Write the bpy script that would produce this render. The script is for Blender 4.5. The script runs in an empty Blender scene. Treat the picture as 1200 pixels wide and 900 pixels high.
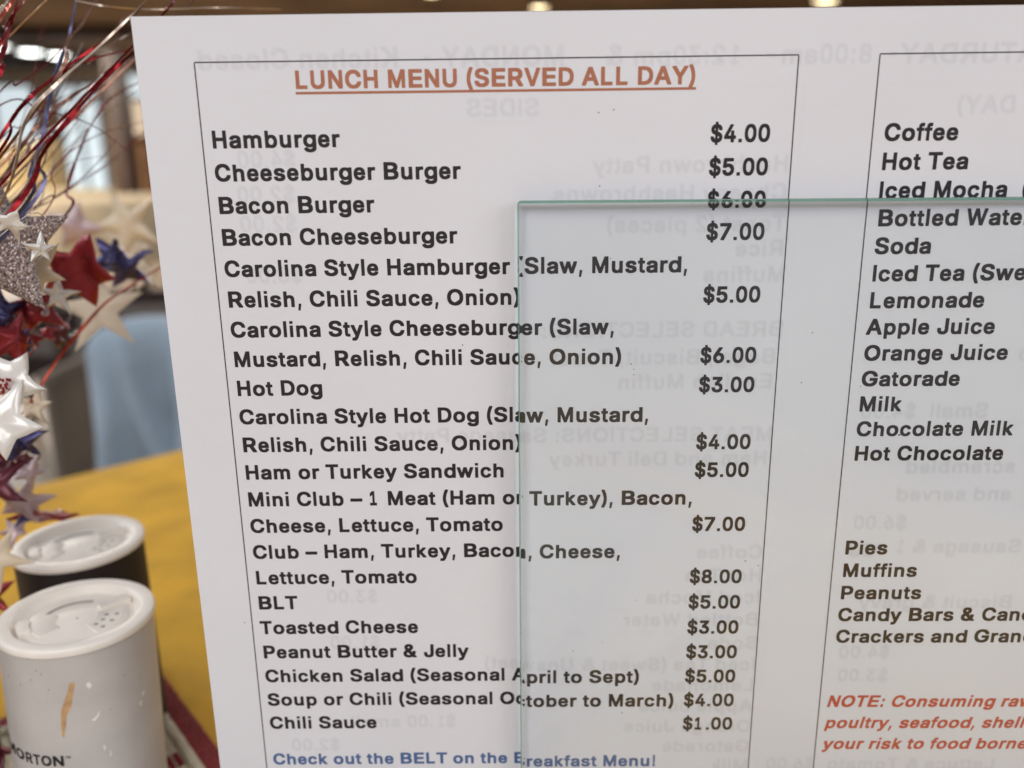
import bpy, bmesh, math, random
import numpy as np
from mathutils import Vector, Matrix, noise
random.seed(7)
SC = bpy.context.scene
COL = SC.collection
R = math.radians
TOP = 0.942                      # camera height above the floor in metres; lengths below are in mm from the camera

def W(x, y, z):                  # mm around the lens -> metres in the room (floor at 0)
    return Vector((x * .001, y * .001, z * .001 + TOP))

# ---------------------------------------------------------------- camera
RT = Vector((0.9999468, -0.01031448, 0.0)); FW = Vector((-0.00271824, -0.26352267, 0)); 
MR = ((0.9999468, -0.00271824, -0.00994985), (-0.01031448, -0.26352267, -0.96459806), (0.0, 0.96464937, -0.26353669))
FPX = 980.0
def ray(u, v):                   # direction in the room of a point of the 1200x900 photograph
    c = ((u - 600) / FPX, (v - 450) / FPX, 1.0)
    return Vector([sum(MR[r][k] * c[r] for r in range(3)) for k in range(3)])
def at(u, v, Y):                 # room point (mm) seen at u,v at distance Y in front of the lens
    d = ray(u, v); return d * (Y / d.y)
def on_level(u, v, z):
    d = ray(u, v); return d * (z / d.z)
cam = bpy.data.cameras.new('camera'); co = bpy.data.objects.new('camera', cam); COL.objects.link(co)
cam.sensor_width = 36; cam.lens = FPX / 1200 * 36; cam.clip_start = .01; cam.clip_end = 60
cam.dof.use_dof = True; cam.dof.focus_distance = .182; cam.dof.aperture_fstop = cam.lens / 3.2
ax = Vector(MR[0]); ay = -Vector(MR[1]); az = -Vector(MR[2])
m = Matrix((ax, ay, az)).transposed().to_4x4(); m.translation = Vector((0, 0, TOP)); co.matrix_world = m
SC.camera = co

# ---------------------------------------------------------------- light
wd = bpy.data.worlds.new('World'); SC.world = wd; wd.use_nodes = True
bg = wd.node_tree.nodes['Background']; bg.inputs[0].default_value = (.955, .97, 1.0, 1); bg.inputs[1].default_value = .45
def area(name, loc, target, size, power, col):
    l = bpy.data.lights.new(name, 'AREA'); l.shape = 'RECTANGLE'; l.size, l.size_y = size; l.energy = power; l.color = col
    o = bpy.data.objects.new(name, l); COL.objects.link(o); o.location = W(*loc)
    o.rotation_euler = (W(*target) - W(*loc)).to_track_quat('-Z', 'Y').to_euler()
area('overhead_fill', (-300, -1250, 1050), (0, 200, -100), (1.5, 1.2), 17.5, (1, .965, .96))  # added soft fill behind the camera, in place of unseen room lighting
area('window_light_left', (-1700, 300, 500), (-100, 250, -80), (1.0, 1.2), 10, (.80, .90, 1))
area('window_light_right', (1500, -700, 500), (0, 200, -80), (.9, 1.0), 7, (.9, .95, 1))
for k, (x, y, p_) in enumerate(((-3500, 3600, 70), (-5200, 8200, 330), (1800, 8200, 330), (-3500, 13300, 300))):
    area('room_fill', (x, y, 1540), (x, y + 1, -900), (1.2, 1.2), p_, (1, .93, .84))  # added fill lamps that brighten the room behind the table
SC.view_settings.view_transform = 'Standard'; SC.view_settings.look = 'None'
SC.view_settings.exposure = 0; SC.view_settings.gamma = 1
SC.render.engine = 'CYCLES'
SC.cycles.use_denoising = True
SC.cycles.caustics_refractive = True; SC.cycles.caustics_reflective = True
SC.cycles.blur_glossy = 0; SC.cycles.sample_clamp_indirect = 8
SC.cycles.max_bounces = 14; SC.cycles.transmission_bounces = 14; SC.cycles.transparent_max_bounces = 12

# ---------------------------------------------------------------- materials
def srgb(r, g, b):
    f = lambda c: c / 255 / 12.92 if c / 255 <= .04045 else ((c / 255 + .055) / 1.055) ** 2.4
    return (f(r), f(g), f(b), 1)
def mat(name, col, rough=.6, metal=0, var=.0, scale=20, bump=0, bscale=200, coat=0, spec=.5, sheen=0):
    m = bpy.data.materials.new(name); m.use_nodes = True; nt = m.node_tree; p = nt.nodes['Principled BSDF']
    p.inputs['Base Color'].default_value = col; p.inputs['Roughness'].default_value = rough
    p.inputs['Metallic'].default_value = metal; p.inputs['Coat Weight'].default_value = coat
    p.inputs['Specular IOR Level'].default_value = spec
    if sheen: p.inputs['Sheen Weight'].default_value = sheen
    tc = nt.nodes.new('ShaderNodeTexCoord')
    if var:
        n = nt.nodes.new('ShaderNodeTexNoise'); n.inputs['Scale'].default_value = scale; n.inputs['Detail'].default_value = 5
        nt.links.new(tc.outputs['Object'], n.inputs['Vector'])
        mr = nt.nodes.new('ShaderNodeMapRange'); mr.inputs[1].default_value = .3; mr.inputs[2].default_value = .7
        mr.inputs[3].default_value = 1 - var; mr.inputs[4].default_value = 1 + var
        nt.links.new(n.outputs[0], mr.inputs[0])
        mx = nt.nodes.new('ShaderNodeVectorMath'); mx.operation = 'SCALE'; mx.inputs[0].default_value = col[:3]
        nt.links.new(mr.outputs[0], mx.inputs['Scale']); nt.links.new(mx.outputs[0], p.inputs['Base Color'])
    if bump:
        n = nt.nodes.new('ShaderNodeTexNoise'); n.inputs['Scale'].default_value = bscale; n.inputs['Detail'].default_value = 4
        nt.links.new(tc.outputs['Object'], n.inputs['Vector'])
        b = nt.nodes.new('ShaderNodeBump'); b.inputs['Strength'].default_value = bump; b.inputs['Distance'].default_value = .0003
        nt.links.new(n.outputs[0], b.inputs['Height']); nt.links.new(b.outputs[0], p.inputs['Normal'])
    return m
def emit(name, col, s):
    m = bpy.data.materials.new(name); m.use_nodes = True; p = m.node_tree.nodes['Principled BSDF']
    p.inputs['Base Color'].default_value = col; p.inputs['Emission Color'].default_value = col; p.inputs['Emission Strength'].default_value = s
    return m

# ---------------------------------------------------------------- mesh helpers (all coordinates in mm)
class MB:
    def __init__(s): s.v = []; s.f = []; s.mi = []
    def add(s, vs, fs, mi=0):
        o = len(s.v); s.v += [tuple(q) for q in vs]; s.f += [tuple(i + o for i in f) for f in fs]; s.mi += [mi] * len(fs); return s
    def box(s, a, b, mi=0):
        (x0, y0, z0), (x1, y1, z1) = a, b
        return s.add([(x0,y0,z0),(x1,y0,z0),(x1,y1,z0),(x0,y1,z0),(x0,y0,z1),(x1,y0,z1),(x1,y1,z1),(x0,y1,z1)],
                     [(0,3,2,1),(4,5,6,7),(0,1,5,4),(1,2,6,5),(2,3,7,6),(3,0,4,7)], mi)
    def tube(s, pts, r, n=8, cap=True, mi=0):
        pts = [Vector(p) for p in pts]; rs = r if isinstance(r, (list, tuple)) else [r] * len(pts)
        vs = []; fs = []; up = None
        for i, p in enumerate(pts):
            t = (pts[min(i+1, len(pts)-1)] - pts[max(i-1, 0)]).normalized()
            if up is None: up = t.orthogonal().normalized()
            up = (up - t * up.dot(t)).normalized(); w = t.cross(up)
            for k in range(n):
                a = 2 * math.pi * k / n; vs.append(p + (up * math.cos(a) + w * math.sin(a)) * rs[i])
        for i in range(len(pts) - 1):
            for k in range(n):
                fs.append((i*n+k, i*n+(k+1)%n, (i+1)*n+(k+1)%n, (i+1)*n+k))
        if cap: fs += [tuple(range(n))[::-1], tuple(range((len(pts)-1)*n, len(pts)*n))]
        return s.add(vs, fs, mi)
    def lathe(s, prof, n=64, c=(0, 0, 0), mi=0):
        vs = []; fs = []
        for r, z in prof:
            for k in range(n):
                a = 2 * math.pi * k / n; vs.append((c[0] + r * math.cos(a), c[1] + r * math.sin(a), c[2] + z))
        for i in range(len(prof) - 1):
            for k in range(n): fs.append((i*n+k, i*n+(k+1)%n, (i+1)*n+(k+1)%n, (i+1)*n+k))
        return s.add(vs, fs, mi)
    def build(s, name, mats, parent=None, smooth=None, loc=None, bevel=0, world=True):
        """world=True: vertices are mm around the lens, placed relative to the parent's origin; False: local mm"""
        me = bpy.data.meshes.new(name)
        off = Vector((0, 0, 0))
        if world:
            off = loc if loc is not None else (ORG[parent.name] if parent is not None else Vector(s.v[0]))
            vs = [((x - off[0]) * .001, (y - off[1]) * .001, (z - off[2]) * .001) for x, y, z in s.v]
        else: vs = [(x * .001, y * .001, z * .001) for x, y, z in s.v]
        me.from_pydata(vs, [], s.f)
        for mm in (mats if isinstance(mats, (list, tuple)) else [mats]): me.materials.append(mm)
        me.polygons.foreach_set('material_index', s.mi)
        bm = bmesh.new(); bm.from_mesh(me); bmesh.ops.recalc_face_normals(bm, faces=bm.faces)
        if bevel: bmesh.ops.bevel(bm, geom=list(bm.edges), offset=bevel * .001, segments=3, affect='EDGES', profile=.6)
        bm.to_mesh(me); bm.free()
        if smooth is not None:
            me.shade_smooth()
            me.set_sharp_from_angle(angle=R(smooth))
        o = bpy.data.objects.new(name, me); COL.objects.link(o)
        if parent is not None: o.parent = parent
        elif world: o.location = W(*off)
        return o
ORG = {}
def tag(o, label=None, cat=None, group=None, kind=None):
    if label: o['label'] = label
    if cat: o['category'] = cat
    if group: o['group'] = group
    if kind: o['kind'] = kind
    return o
def thing(name, org, label, cat, group=None):
    o = bpy.data.objects.new(name, None); COL.objects.link(o); o.empty_display_size = .02
    o.location = W(*org); ORG[o.name] = Vector(org); return tag(o, label, cat, group)

# ---------------------------------------------------------------- lettering: outlines of a bold grotesque, units 1/2000 em
GLYPHS = {
'!': [333,[[[328,-11],[362,-10],[408,5],[439,36],[461,85],[470,180],[461,266],[439,314],[400,349],[331,361],[269,349],[236,319],[209,266],[201,212],[200,159],[213,74],[235,31],[269,1]],[[239,415],[262,407],[408,407],[430,415],[440,436],[449,1373],[447,1408],[431,1429],[246,1431],[231,1424],[222,1405],[228,457],[231,429]]]],
'$': [556,[[[499,-191],[625,-191],[654,-183],[666,-159],[668,-19],[673,-12],[721,-7],[740,4],[826,31],[921,100],[981,176],[1022,273],[1040,403],[1030,554],[1005,629],[965,694],[912,748],[807,814],[668,867],[668,1126],[673,1143],[736,1072],[755,997],[768,978],[797,972],[988,973],[1015,986],[1023,1018],[1022,1083],[1004,1191],[959,1286],[893,1363],[807,1421],[778,1427],[711,1456],[671,1461],[666,1612],[656,1634],[635,1643],[482,1644],[454,1632],[444,1601],[442,1461],[320,1421],[225,1355],[161,1277],[120,1182],[103,1061],[110,925],[129,856],[158,799],[196,751],[291,677],[406,632],[443,608],[444,327],[443,316],[434,307],[377,365],[355,413],[343,478],[330,491],[301,495],[100,494],[78,478],[72,446],[72,392],[92,273],[139,168],[205,88],[291,30],[399,-8],[434,-11],[443,-19],[448,-170],[463,-187]],[[673,303],[668,316],[668,521],[673,533],[711,511],[749,472],[764,446],[768,424],[745,370],[702,323]],[[434,958],[396,994],[375,1040],[391,1083],[434,1133],[443,1126],[444,1115],[443,964]]]],
'&': [722,[[[600,-18],[761,-7],[880,23],[963,62],[975,59],[1022,8],[1058,0],[1331,1],[1363,15],[1372,47],[1367,123],[1202,306],[1251,393],[1278,501],[1287,663],[1278,706],[1260,717],[1236,721],[1022,721],[987,716],[966,695],[951,583],[810,738],[945,846],[1021,954],[1048,1073],[1049,1138],[1034,1235],[999,1309],[939,1374],[868,1419],[761,1454],[642,1465],[476,1453],[381,1423],[298,1371],[238,1302],[203,1224],[189,1127],[199,987],[232,900],[306,792],[226,735],[172,684],[119,617],[83,533],[72,436],[73,382],[89,274],[136,177],[205,101],[309,36],[405,10],[428,-2]],[[547,272],[468,317],[427,360],[411,404],[429,458],[480,512],[523,545],[535,539],[743,306],[654,271],[595,265]],[[583,994],[536,1062],[525,1106],[535,1124],[589,1170],[630,1183],[679,1160],[712,1116],[709,1106],[654,1035],[595,991]]]],
'(': [333,[[[381,-247],[576,-246],[598,-236],[610,-204],[607,-128],[490,142],[422,380],[398,606],[404,725],[417,822],[484,1103],[608,1416],[608,1503],[597,1521],[576,1530],[364,1530],[343,1527],[327,1514],[266,1395],[211,1254],[176,1125],[165,1103],[130,941],[108,779],[100,585],[114,380],[160,164],[221,2],[229,-31],[325,-225],[343,-243]]]],
')': [333,[[[116,-247],[309,-246],[330,-239],[341,-226],[436,-34],[441,-9],[506,164],[551,369],[566,628],[559,779],[537,941],[501,1103],[489,1130],[456,1254],[400,1395],[339,1514],[328,1524],[309,1530],[87,1529],[66,1518],[56,1492],[57,1416],[169,1146],[241,866],[262,725],[268,606],[247,390],[191,185],[56,-139],[60,-225],[76,-242]]]],
',': [278,[[[184,-307],[302,-306],[318,-299],[326,-286],[424,197],[424,277],[410,300],[387,304],[233,304],[209,299],[200,287],[140,-210],[141,-275],[148,-295],[163,-306]]]],
'-': [333,[[[117,476],[575,479],[591,498],[594,519],[594,710],[590,742],[583,754],[559,762],[111,762],[87,757],[76,742],[72,721],[73,508],[79,488],[87,481]]]],
'.': [278,[[[140,0],[424,0],[424,281],[140,281]]]],
'0': [556,[[[546,-17],[583,-17],[721,5],[832,68],[924,174],[988,313],[1026,483],[1040,696],[1025,952],[986,1122],[921,1260],[839,1357],[731,1421],[573,1449],[524,1448],[386,1424],[278,1361],[191,1260],[126,1122],[87,952],[72,739],[86,483],[124,313],[188,174],[278,69],[386,8]],[[554,270],[514,281],[465,314],[405,398],[380,462],[357,568],[347,717],[355,856],[381,973],[406,1037],[465,1118],[514,1152],[554,1163],[593,1154],[642,1122],[711,1026],[740,941],[757,856],[765,717],[755,568],[732,462],[707,398],[645,313],[593,279]]]],
'1': [556,[[[182,0],[742,0],[764,4],[777,21],[780,53],[780,234],[778,256],[771,271],[749,280],[590,280],[581,287],[581,1384],[576,1416],[567,1427],[539,1432],[387,1432],[365,1427],[165,1214],[160,1203],[156,1171],[156,958],[160,926],[169,914],[212,907],[241,914],[372,1056],[375,1043],[375,287],[365,280],[169,280],[147,268],[140,234],[141,32],[147,12],[154,5]]]],
'2': [556,[[[133,0],[989,0],[1021,6],[1035,21],[1040,53],[1039,245],[1034,266],[1021,280],[989,286],[548,287],[720,468],[896,671],[954,756],[989,827],[1011,905],[1019,1033],[1003,1161],[960,1256],[899,1331],[807,1396],[701,1436],[584,1449],[520,1449],[402,1435],[285,1390],[203,1331],[135,1246],[92,1139],[77,1022],[78,948],[91,926],[104,920],[328,918],[360,926],[372,948],[382,1033],[403,1075],[427,1107],[477,1145],[530,1163],[594,1158],[658,1123],[708,1065],[722,1011],[711,962],[642,852],[79,245],[72,213],[74,32],[83,12],[93,5]]]],
'3': [556,[[[543,-17],[704,-4],[825,40],[910,100],[975,178],[1025,291],[1040,409],[1040,472],[1024,590],[983,685],[905,779],[814,838],[720,866],[986,1186],[991,1218],[991,1388],[985,1414],[965,1429],[182,1432],[152,1426],[138,1409],[134,1186],[140,1165],[152,1152],[182,1146],[563,1143],[346,877],[342,685],[350,643],[373,629],[564,623],[634,603],[694,561],[734,508],[753,441],[746,398],[734,372],[684,314],[625,281],[554,269],[493,279],[433,311],[383,366],[365,409],[359,451],[343,471],[313,476],[102,474],[80,462],[72,430],[73,366],[93,260],[149,153],[212,86],[303,30],[413,-5]]]],
'4': [556,[[[672,0],[839,0],[867,7],[878,21],[881,43],[884,266],[1019,271],[1036,287],[1040,309],[1040,511],[1030,543],[1000,554],[886,555],[882,564],[881,905],[877,928],[858,944],[659,947],[630,938],[621,922],[618,894],[618,564],[611,554],[413,556],[411,564],[804,1310],[809,1342],[807,1405],[792,1427],[772,1431],[574,1431],[555,1425],[546,1416],[76,522],[72,500],[72,309],[77,287],[91,272],[119,268],[614,266],[619,32],[630,9]]]],
'5': [556,[[[534,-17],[576,-17],[712,2],[817,45],[912,120],[977,206],[1024,323],[1040,462],[1031,611],[1005,707],[969,781],[912,856],[849,910],[775,951],[681,979],[544,988],[460,980],[419,966],[413,973],[431,1133],[439,1146],[922,1146],[963,1154],[972,1165],[978,1186],[978,1388],[975,1409],[954,1429],[209,1432],[177,1423],[167,1409],[91,739],[92,675],[101,653],[125,642],[282,624],[345,624],[366,630],[439,680],[534,700],[586,692],[618,678],[681,625],[723,563],[741,483],[734,430],[723,401],[681,340],[618,289],[544,269],[492,280],[437,313],[389,366],[370,409],[364,451],[345,469],[135,473],[93,468],[77,451],[72,409],[73,366],[92,260],[141,164],[208,89],[288,36],[398,-4]]]],
'6': [556,[[[547,-17],[712,-2],[827,47],[910,110],[978,199],[1025,313],[1040,441],[1039,504],[1026,622],[980,739],[925,814],[840,881],[733,923],[637,933],[609,941],[866,1314],[869,1399],[860,1420],[840,1430],[594,1432],[562,1420],[263,984],[176,845],[118,728],[85,622],[72,515],[72,451],[87,323],[132,206],[199,114],[285,47],[402,-2]],[[541,268],[488,286],[429,334],[387,398],[371,472],[387,547],[433,611],[488,653],[520,665],[562,671],[623,653],[687,600],[724,547],[734,515],[740,462],[722,391],[680,331],[616,282],[573,268]]]],
'7': [556,[[[219,0],[431,1],[453,6],[467,21],[1036,1161],[1040,1384],[1034,1413],[1024,1425],[981,1432],[125,1432],[93,1427],[79,1416],[72,1384],[72,1192],[81,1161],[93,1151],[125,1146],[664,1146],[679,1139],[163,117],[160,53],[164,21],[178,6]]]],
'8': [556,[[[545,-17],[714,-2],[823,36],[905,90],[980,174],[1019,260],[1040,398],[1029,536],[1008,590],[1005,611],[962,685],[899,749],[900,760],[935,800],[976,888],[994,1005],[993,1069],[981,1165],[942,1260],[875,1343],[795,1399],[694,1436],[574,1449],[413,1436],[314,1399],[233,1341],[168,1260],[129,1165],[117,1069],[117,1005],[134,888],[174,803],[210,760],[212,749],[152,690],[111,622],[82,536],[72,430],[73,377],[88,270],[132,173],[202,92],[293,33],[393,-1]],[[524,270],[473,283],[423,312],[377,366],[359,419],[367,462],[383,492],[423,540],[480,579],[554,596],[604,589],[634,577],[684,543],[726,494],[743,462],[751,430],[749,409],[734,366],[687,313],[664,298],[614,275],[554,267]],[[514,884],[453,922],[413,973],[401,1015],[407,1058],[452,1122],[500,1154],[554,1165],[612,1154],[658,1122],[699,1069],[710,1026],[704,994],[696,973],[663,930],[614,892],[564,878]]]],
'9': [556,[[[303,0],[520,1],[552,13],[848,447],[935,586],[993,703],[1026,809],[1040,926],[1040,980],[1025,1107],[981,1224],[914,1316],[828,1384],[711,1433],[584,1449],[520,1448],[402,1434],[296,1392],[200,1320],[135,1235],[87,1118],[72,990],[73,926],[86,809],[126,703],[189,617],[274,551],[381,509],[477,499],[503,490],[245,117],[242,53],[246,21],[264,5]],[[530,765],[488,780],[426,830],[390,884],[378,916],[372,969],[387,1033],[428,1097],[496,1150],[562,1165],[626,1145],[684,1097],[726,1033],[741,958],[724,884],[679,822],[626,780],[605,771],[562,761]]]],
':': [333,[[[326,-11],[361,-10],[410,5],[442,35],[467,84],[476,168],[467,263],[442,312],[402,347],[328,359],[263,347],[227,316],[199,263],[190,200],[190,147],[203,73],[227,31],[263,1]],[[295,685],[353,681],[402,692],[442,726],[465,770],[476,854],[475,896],[467,955],[442,1004],[402,1038],[328,1050],[263,1038],[223,1002],[201,959],[191,896],[190,854],[201,770],[231,720],[263,692]]]],
'A': [722,[[[91,0],[316,0],[357,11],[486,351],[490,358],[502,360],[945,360],[957,351],[1089,11],[1132,0],[1365,0],[1400,6],[1415,21],[1420,53],[1416,117],[1400,145],[898,1405],[879,1427],[840,1432],[595,1432],[560,1427],[546,1416],[41,138],[28,117],[24,53],[29,21],[47,5]],[[607,646],[602,649],[604,660],[658,788],[710,948],[724,955],[782,788],[840,649]]]],
'B': [722,[[[212,0],[804,0],[992,14],[1130,50],[1234,106],[1317,192],[1322,213],[1357,277],[1374,383],[1374,447],[1362,543],[1321,639],[1267,703],[1208,745],[1204,756],[1231,777],[1274,830],[1305,905],[1316,1033],[1301,1150],[1255,1247],[1187,1320],[1092,1377],[954,1419],[791,1432],[203,1432],[165,1427],[149,1416],[140,1373],[141,43],[154,11],[178,2]],[[503,287],[503,585],[779,585],[854,575],[879,568],[942,532],[1008,458],[1019,426],[1004,384],[956,330],[892,302],[766,287]],[[503,868],[503,1144],[741,1145],[829,1136],[904,1101],[952,1043],[961,1011],[942,962],[892,913],[829,880],[741,866]]]],
'C': [722,[[[740,-17],[888,-9],[992,15],[1089,54],[1167,103],[1244,174],[1300,249],[1342,334],[1372,462],[1368,526],[1346,546],[1078,545],[1056,526],[1011,419],[927,334],[843,293],[754,278],[664,291],[597,320],[502,398],[450,472],[430,510],[406,579],[399,622],[390,717],[404,845],[433,930],[495,1026],[597,1112],[664,1141],[754,1154],[843,1139],[921,1103],[1019,1005],[1045,952],[1055,908],[1078,887],[1323,883],[1357,892],[1369,909],[1370,994],[1340,1101],[1298,1186],[1242,1260],[1173,1324],[1089,1378],[988,1419],[888,1441],[765,1449],[720,1449],[530,1423],[385,1363],[256,1260],[158,1122],[107,973],[95,952],[72,728],[94,483],[156,313],[253,174],[385,69],[530,9]]]],
'D': [722,[[[205,0],[672,0],[887,23],[1057,85],[1125,128],[1193,186],[1250,254],[1291,319],[1354,500],[1374,724],[1352,948],[1302,1075],[1295,1107],[1250,1182],[1186,1256],[1137,1299],[1057,1350],[887,1411],[695,1431],[197,1432],[163,1427],[148,1416],[140,1373],[140,43],[153,11],[174,2]],[[468,287],[465,1139],[480,1145],[638,1145],[772,1129],[852,1097],[944,1026],[1016,916],[1041,841],[1053,713],[1041,596],[1014,511],[944,409],[837,330],[729,297],[627,287]]]],
'E': [667,[[[213,0],[1208,0],[1246,8],[1258,21],[1264,53],[1263,245],[1258,266],[1234,283],[509,287],[505,298],[509,579],[1157,581],[1183,587],[1196,597],[1204,649],[1203,830],[1194,852],[1176,862],[509,868],[505,1139],[522,1145],[1183,1145],[1234,1152],[1252,1171],[1256,1224],[1255,1395],[1247,1416],[1234,1426],[1183,1432],[204,1432],[165,1427],[149,1416],[140,1373],[141,43],[154,11],[178,2]]]],
'F': [611,[[[207,0],[431,1],[454,6],[469,21],[474,53],[478,559],[1036,561],[1060,564],[1078,575],[1088,607],[1088,799],[1083,827],[1069,841],[1025,848],[478,848],[474,1139],[489,1145],[1095,1146],[1130,1151],[1148,1171],[1152,1214],[1151,1395],[1144,1416],[1130,1427],[1083,1432],[198,1432],[163,1427],[148,1416],[140,1373],[140,43],[153,11],[175,2]]]],
'G': [778,[[[792,-17],[1021,2],[1177,56],[1297,134],[1400,249],[1458,377],[1484,558],[1483,749],[1477,772],[1453,788],[805,789],[781,781],[766,749],[766,547],[779,515],[817,505],[1129,505],[1105,446],[1038,366],[949,307],[889,287],[817,278],[709,292],[636,321],[528,405],[459,504],[428,590],[414,717],[423,813],[428,845],[456,922],[480,962],[528,1029],[636,1113],[709,1142],[793,1154],[901,1137],[985,1097],[1081,1005],[1129,906],[1153,887],[1429,885],[1453,890],[1470,909],[1471,994],[1441,1093],[1393,1181],[1328,1260],[1261,1318],[1165,1376],[1057,1417],[949,1440],[817,1449],[757,1448],[564,1425],[396,1358],[264,1258],[162,1122],[109,973],[96,952],[72,728],[95,483],[161,313],[264,174],[408,68],[564,9]]]],
'H': [722,[[[202,0],[410,1],[431,6],[445,21],[450,53],[453,588],[993,587],[994,53],[999,21],[1014,5],[1047,0],[1263,1],[1295,15],[1304,64],[1304,1373],[1301,1405],[1284,1426],[1252,1432],[1047,1432],[1014,1427],[1002,1416],[994,1373],[994,884],[982,874],[453,876],[450,1384],[442,1416],[421,1430],[377,1432],[183,1432],[162,1427],[148,1416],[140,1373],[140,43],[152,11],[172,2]]]],
'I': [278,[[[132,0],[428,0],[428,1432],[132,1432]]]],
'J': [556,[[[546,-17],[683,-10],[774,13],[848,47],[909,91],[966,152],[1007,228],[1031,313],[1040,430],[1040,1377],[1034,1413],[1011,1429],[762,1432],[740,1428],[720,1409],[715,1367],[715,451],[705,387],[660,316],[604,281],[559,271],[513,279],[445,322],[407,387],[397,451],[395,547],[377,574],[343,580],[117,580],[95,575],[77,558],[72,419],[81,313],[105,228],[145,153],[206,89],[264,47],[335,15],[434,-10]]]],
'K': [722,[[[207,0],[431,1],[455,6],[466,17],[474,53],[476,447],[595,557],[1020,11],[1061,0],[1317,0],[1341,2],[1364,14],[1372,32],[1374,64],[1373,106],[1364,128],[847,788],[847,799],[1364,1305],[1372,1331],[1372,1395],[1365,1416],[1352,1426],[1317,1432],[1049,1432],[1003,1426],[478,909],[474,1384],[466,1416],[443,1430],[396,1432],[187,1432],[163,1427],[148,1416],[140,1373],[140,43],[153,11],[175,2]]]],
'L': [611,[[[203,0],[1038,0],[1070,11],[1081,32],[1082,245],[1077,266],[1060,282],[1026,286],[460,287],[458,1384],[450,1416],[439,1426],[417,1431],[173,1430],[151,1420],[140,1395],[140,43],[152,11],[173,2]]]],
'M': [833,[[[199,0],[388,0],[408,5],[425,21],[430,53],[430,681],[431,703],[439,708],[708,10],[739,0],[904,0],[935,1],[958,11],[1224,712],[1232,681],[1232,53],[1237,21],[1255,4],[1276,0],[1482,0],[1514,11],[1523,28],[1526,53],[1526,1363],[1523,1405],[1513,1422],[1482,1432],[1214,1432],[1183,1427],[1172,1418],[864,596],[849,543],[842,529],[832,524],[495,1416],[481,1428],[450,1432],[181,1432],[150,1420],[143,1405],[140,1373],[140,53],[142,32],[152,11],[171,2]]]],
'N': [722,[[[201,0],[406,1],[427,6],[442,21],[446,53],[449,849],[980,11],[1002,1],[1045,0],[1258,0],[1292,11],[1300,24],[1304,53],[1304,1373],[1301,1405],[1289,1423],[1258,1432],[1045,1432],[1013,1423],[1001,1405],[999,607],[991,589],[459,1424],[427,1432],[193,1432],[161,1427],[148,1416],[140,1373],[140,43],[152,11],[172,2]]]],
'O': [778,[[[768,-17],[818,-16],[1004,7],[1157,68],[1296,173],[1397,313],[1461,483],[1484,696],[1460,952],[1447,973],[1395,1122],[1296,1258],[1168,1357],[1004,1425],[795,1449],[748,1449],[550,1423],[398,1362],[265,1260],[162,1122],[109,973],[96,952],[72,728],[95,483],[160,313],[261,174],[398,69],[550,9]],[[760,280],[690,291],[620,320],[515,404],[447,504],[420,579],[404,717],[418,845],[445,921],[515,1028],[620,1112],[690,1141],[783,1154],[865,1142],[934,1114],[1039,1032],[1109,930],[1139,845],[1153,717],[1140,590],[1098,483]]]],
'P': [667,[[[207,0],[432,1],[455,6],[470,21],[475,53],[478,471],[735,471],[909,490],[1038,536],[1132,600],[1205,692],[1248,799],[1264,926],[1264,980],[1248,1107],[1205,1214],[1137,1299],[1028,1373],[898,1416],[735,1432],[198,1432],[163,1427],[148,1416],[140,1373],[140,43],[153,11],[175,2]],[[478,758],[478,1144],[688,1146],[770,1138],[805,1126],[875,1078],[915,1022],[929,948],[915,884],[869,820],[806,777],[770,765],[688,757]]]],
'Q': [778,[[[1140,-121],[1377,-120],[1401,-112],[1412,-95],[1412,-4],[1282,156],[1399,315],[1406,347],[1462,486],[1484,731],[1459,954],[1447,973],[1399,1114],[1300,1252],[1156,1364],[1004,1425],[818,1448],[748,1449],[561,1427],[398,1362],[268,1263],[157,1114],[94,943],[72,741],[72,688],[98,475],[151,347],[158,315],[259,177],[396,70],[561,5],[736,-16],[806,-17],[993,3],[1086,-111],[1109,-120]],[[736,283],[689,291],[620,320],[515,404],[451,496],[419,581],[404,720],[418,848],[445,922],[515,1029],[623,1114],[689,1141],[783,1154],[864,1142],[934,1114],[1039,1032],[1108,933],[1138,848],[1153,709],[1138,581],[1106,496],[1063,432],[1051,437],[976,528],[958,542],[701,545],[655,535],[641,507],[643,432],[763,283]]]],
'R': [722,[[[210,0],[446,1],[470,6],[485,21],[491,53],[495,501],[704,500],[1008,10],[1045,0],[1314,0],[1351,5],[1369,21],[1374,53],[1370,117],[1088,564],[1179,619],[1255,703],[1303,809],[1320,948],[1305,1107],[1256,1224],[1182,1310],[1079,1373],[935,1418],[764,1432],[201,1432],[164,1427],[149,1416],[140,1373],[141,43],[154,11],[177,2]],[[495,790],[495,1144],[715,1146],[800,1139],[838,1129],[910,1085],[953,1033],[969,958],[951,894],[905,841],[837,805],[800,796],[715,789]]]],
'S': [667,[[[657,-22],[869,-7],[963,25],[999,31],[1111,95],[1194,180],[1243,276],[1262,403],[1251,542],[1220,616],[1163,691],[1110,733],[963,807],[588,909],[529,936],[472,978],[450,1010],[447,1032],[462,1063],[518,1117],[582,1149],[670,1162],[752,1150],[823,1120],[891,1053],[913,978],[928,964],[963,959],[1186,959],[1221,965],[1235,978],[1240,1063],[1219,1170],[1165,1266],[1092,1335],[975,1401],[950,1404],[858,1435],[705,1449],[494,1434],[471,1424],[377,1401],[260,1336],[187,1266],[129,1159],[110,1042],[118,914],[138,851],[170,797],[224,741],[342,667],[506,610],[705,562],[799,533],[847,510],[905,465],[924,435],[926,414],[905,371],[834,310],[776,284],[705,270],[647,269],[600,274],[541,292],[510,308],[457,350],[422,403],[408,467],[389,484],[353,488],[107,487],[86,478],[77,467],[72,435],[73,382],[98,265],[151,169],[236,87],[342,29],[471,-7]]]],
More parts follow.
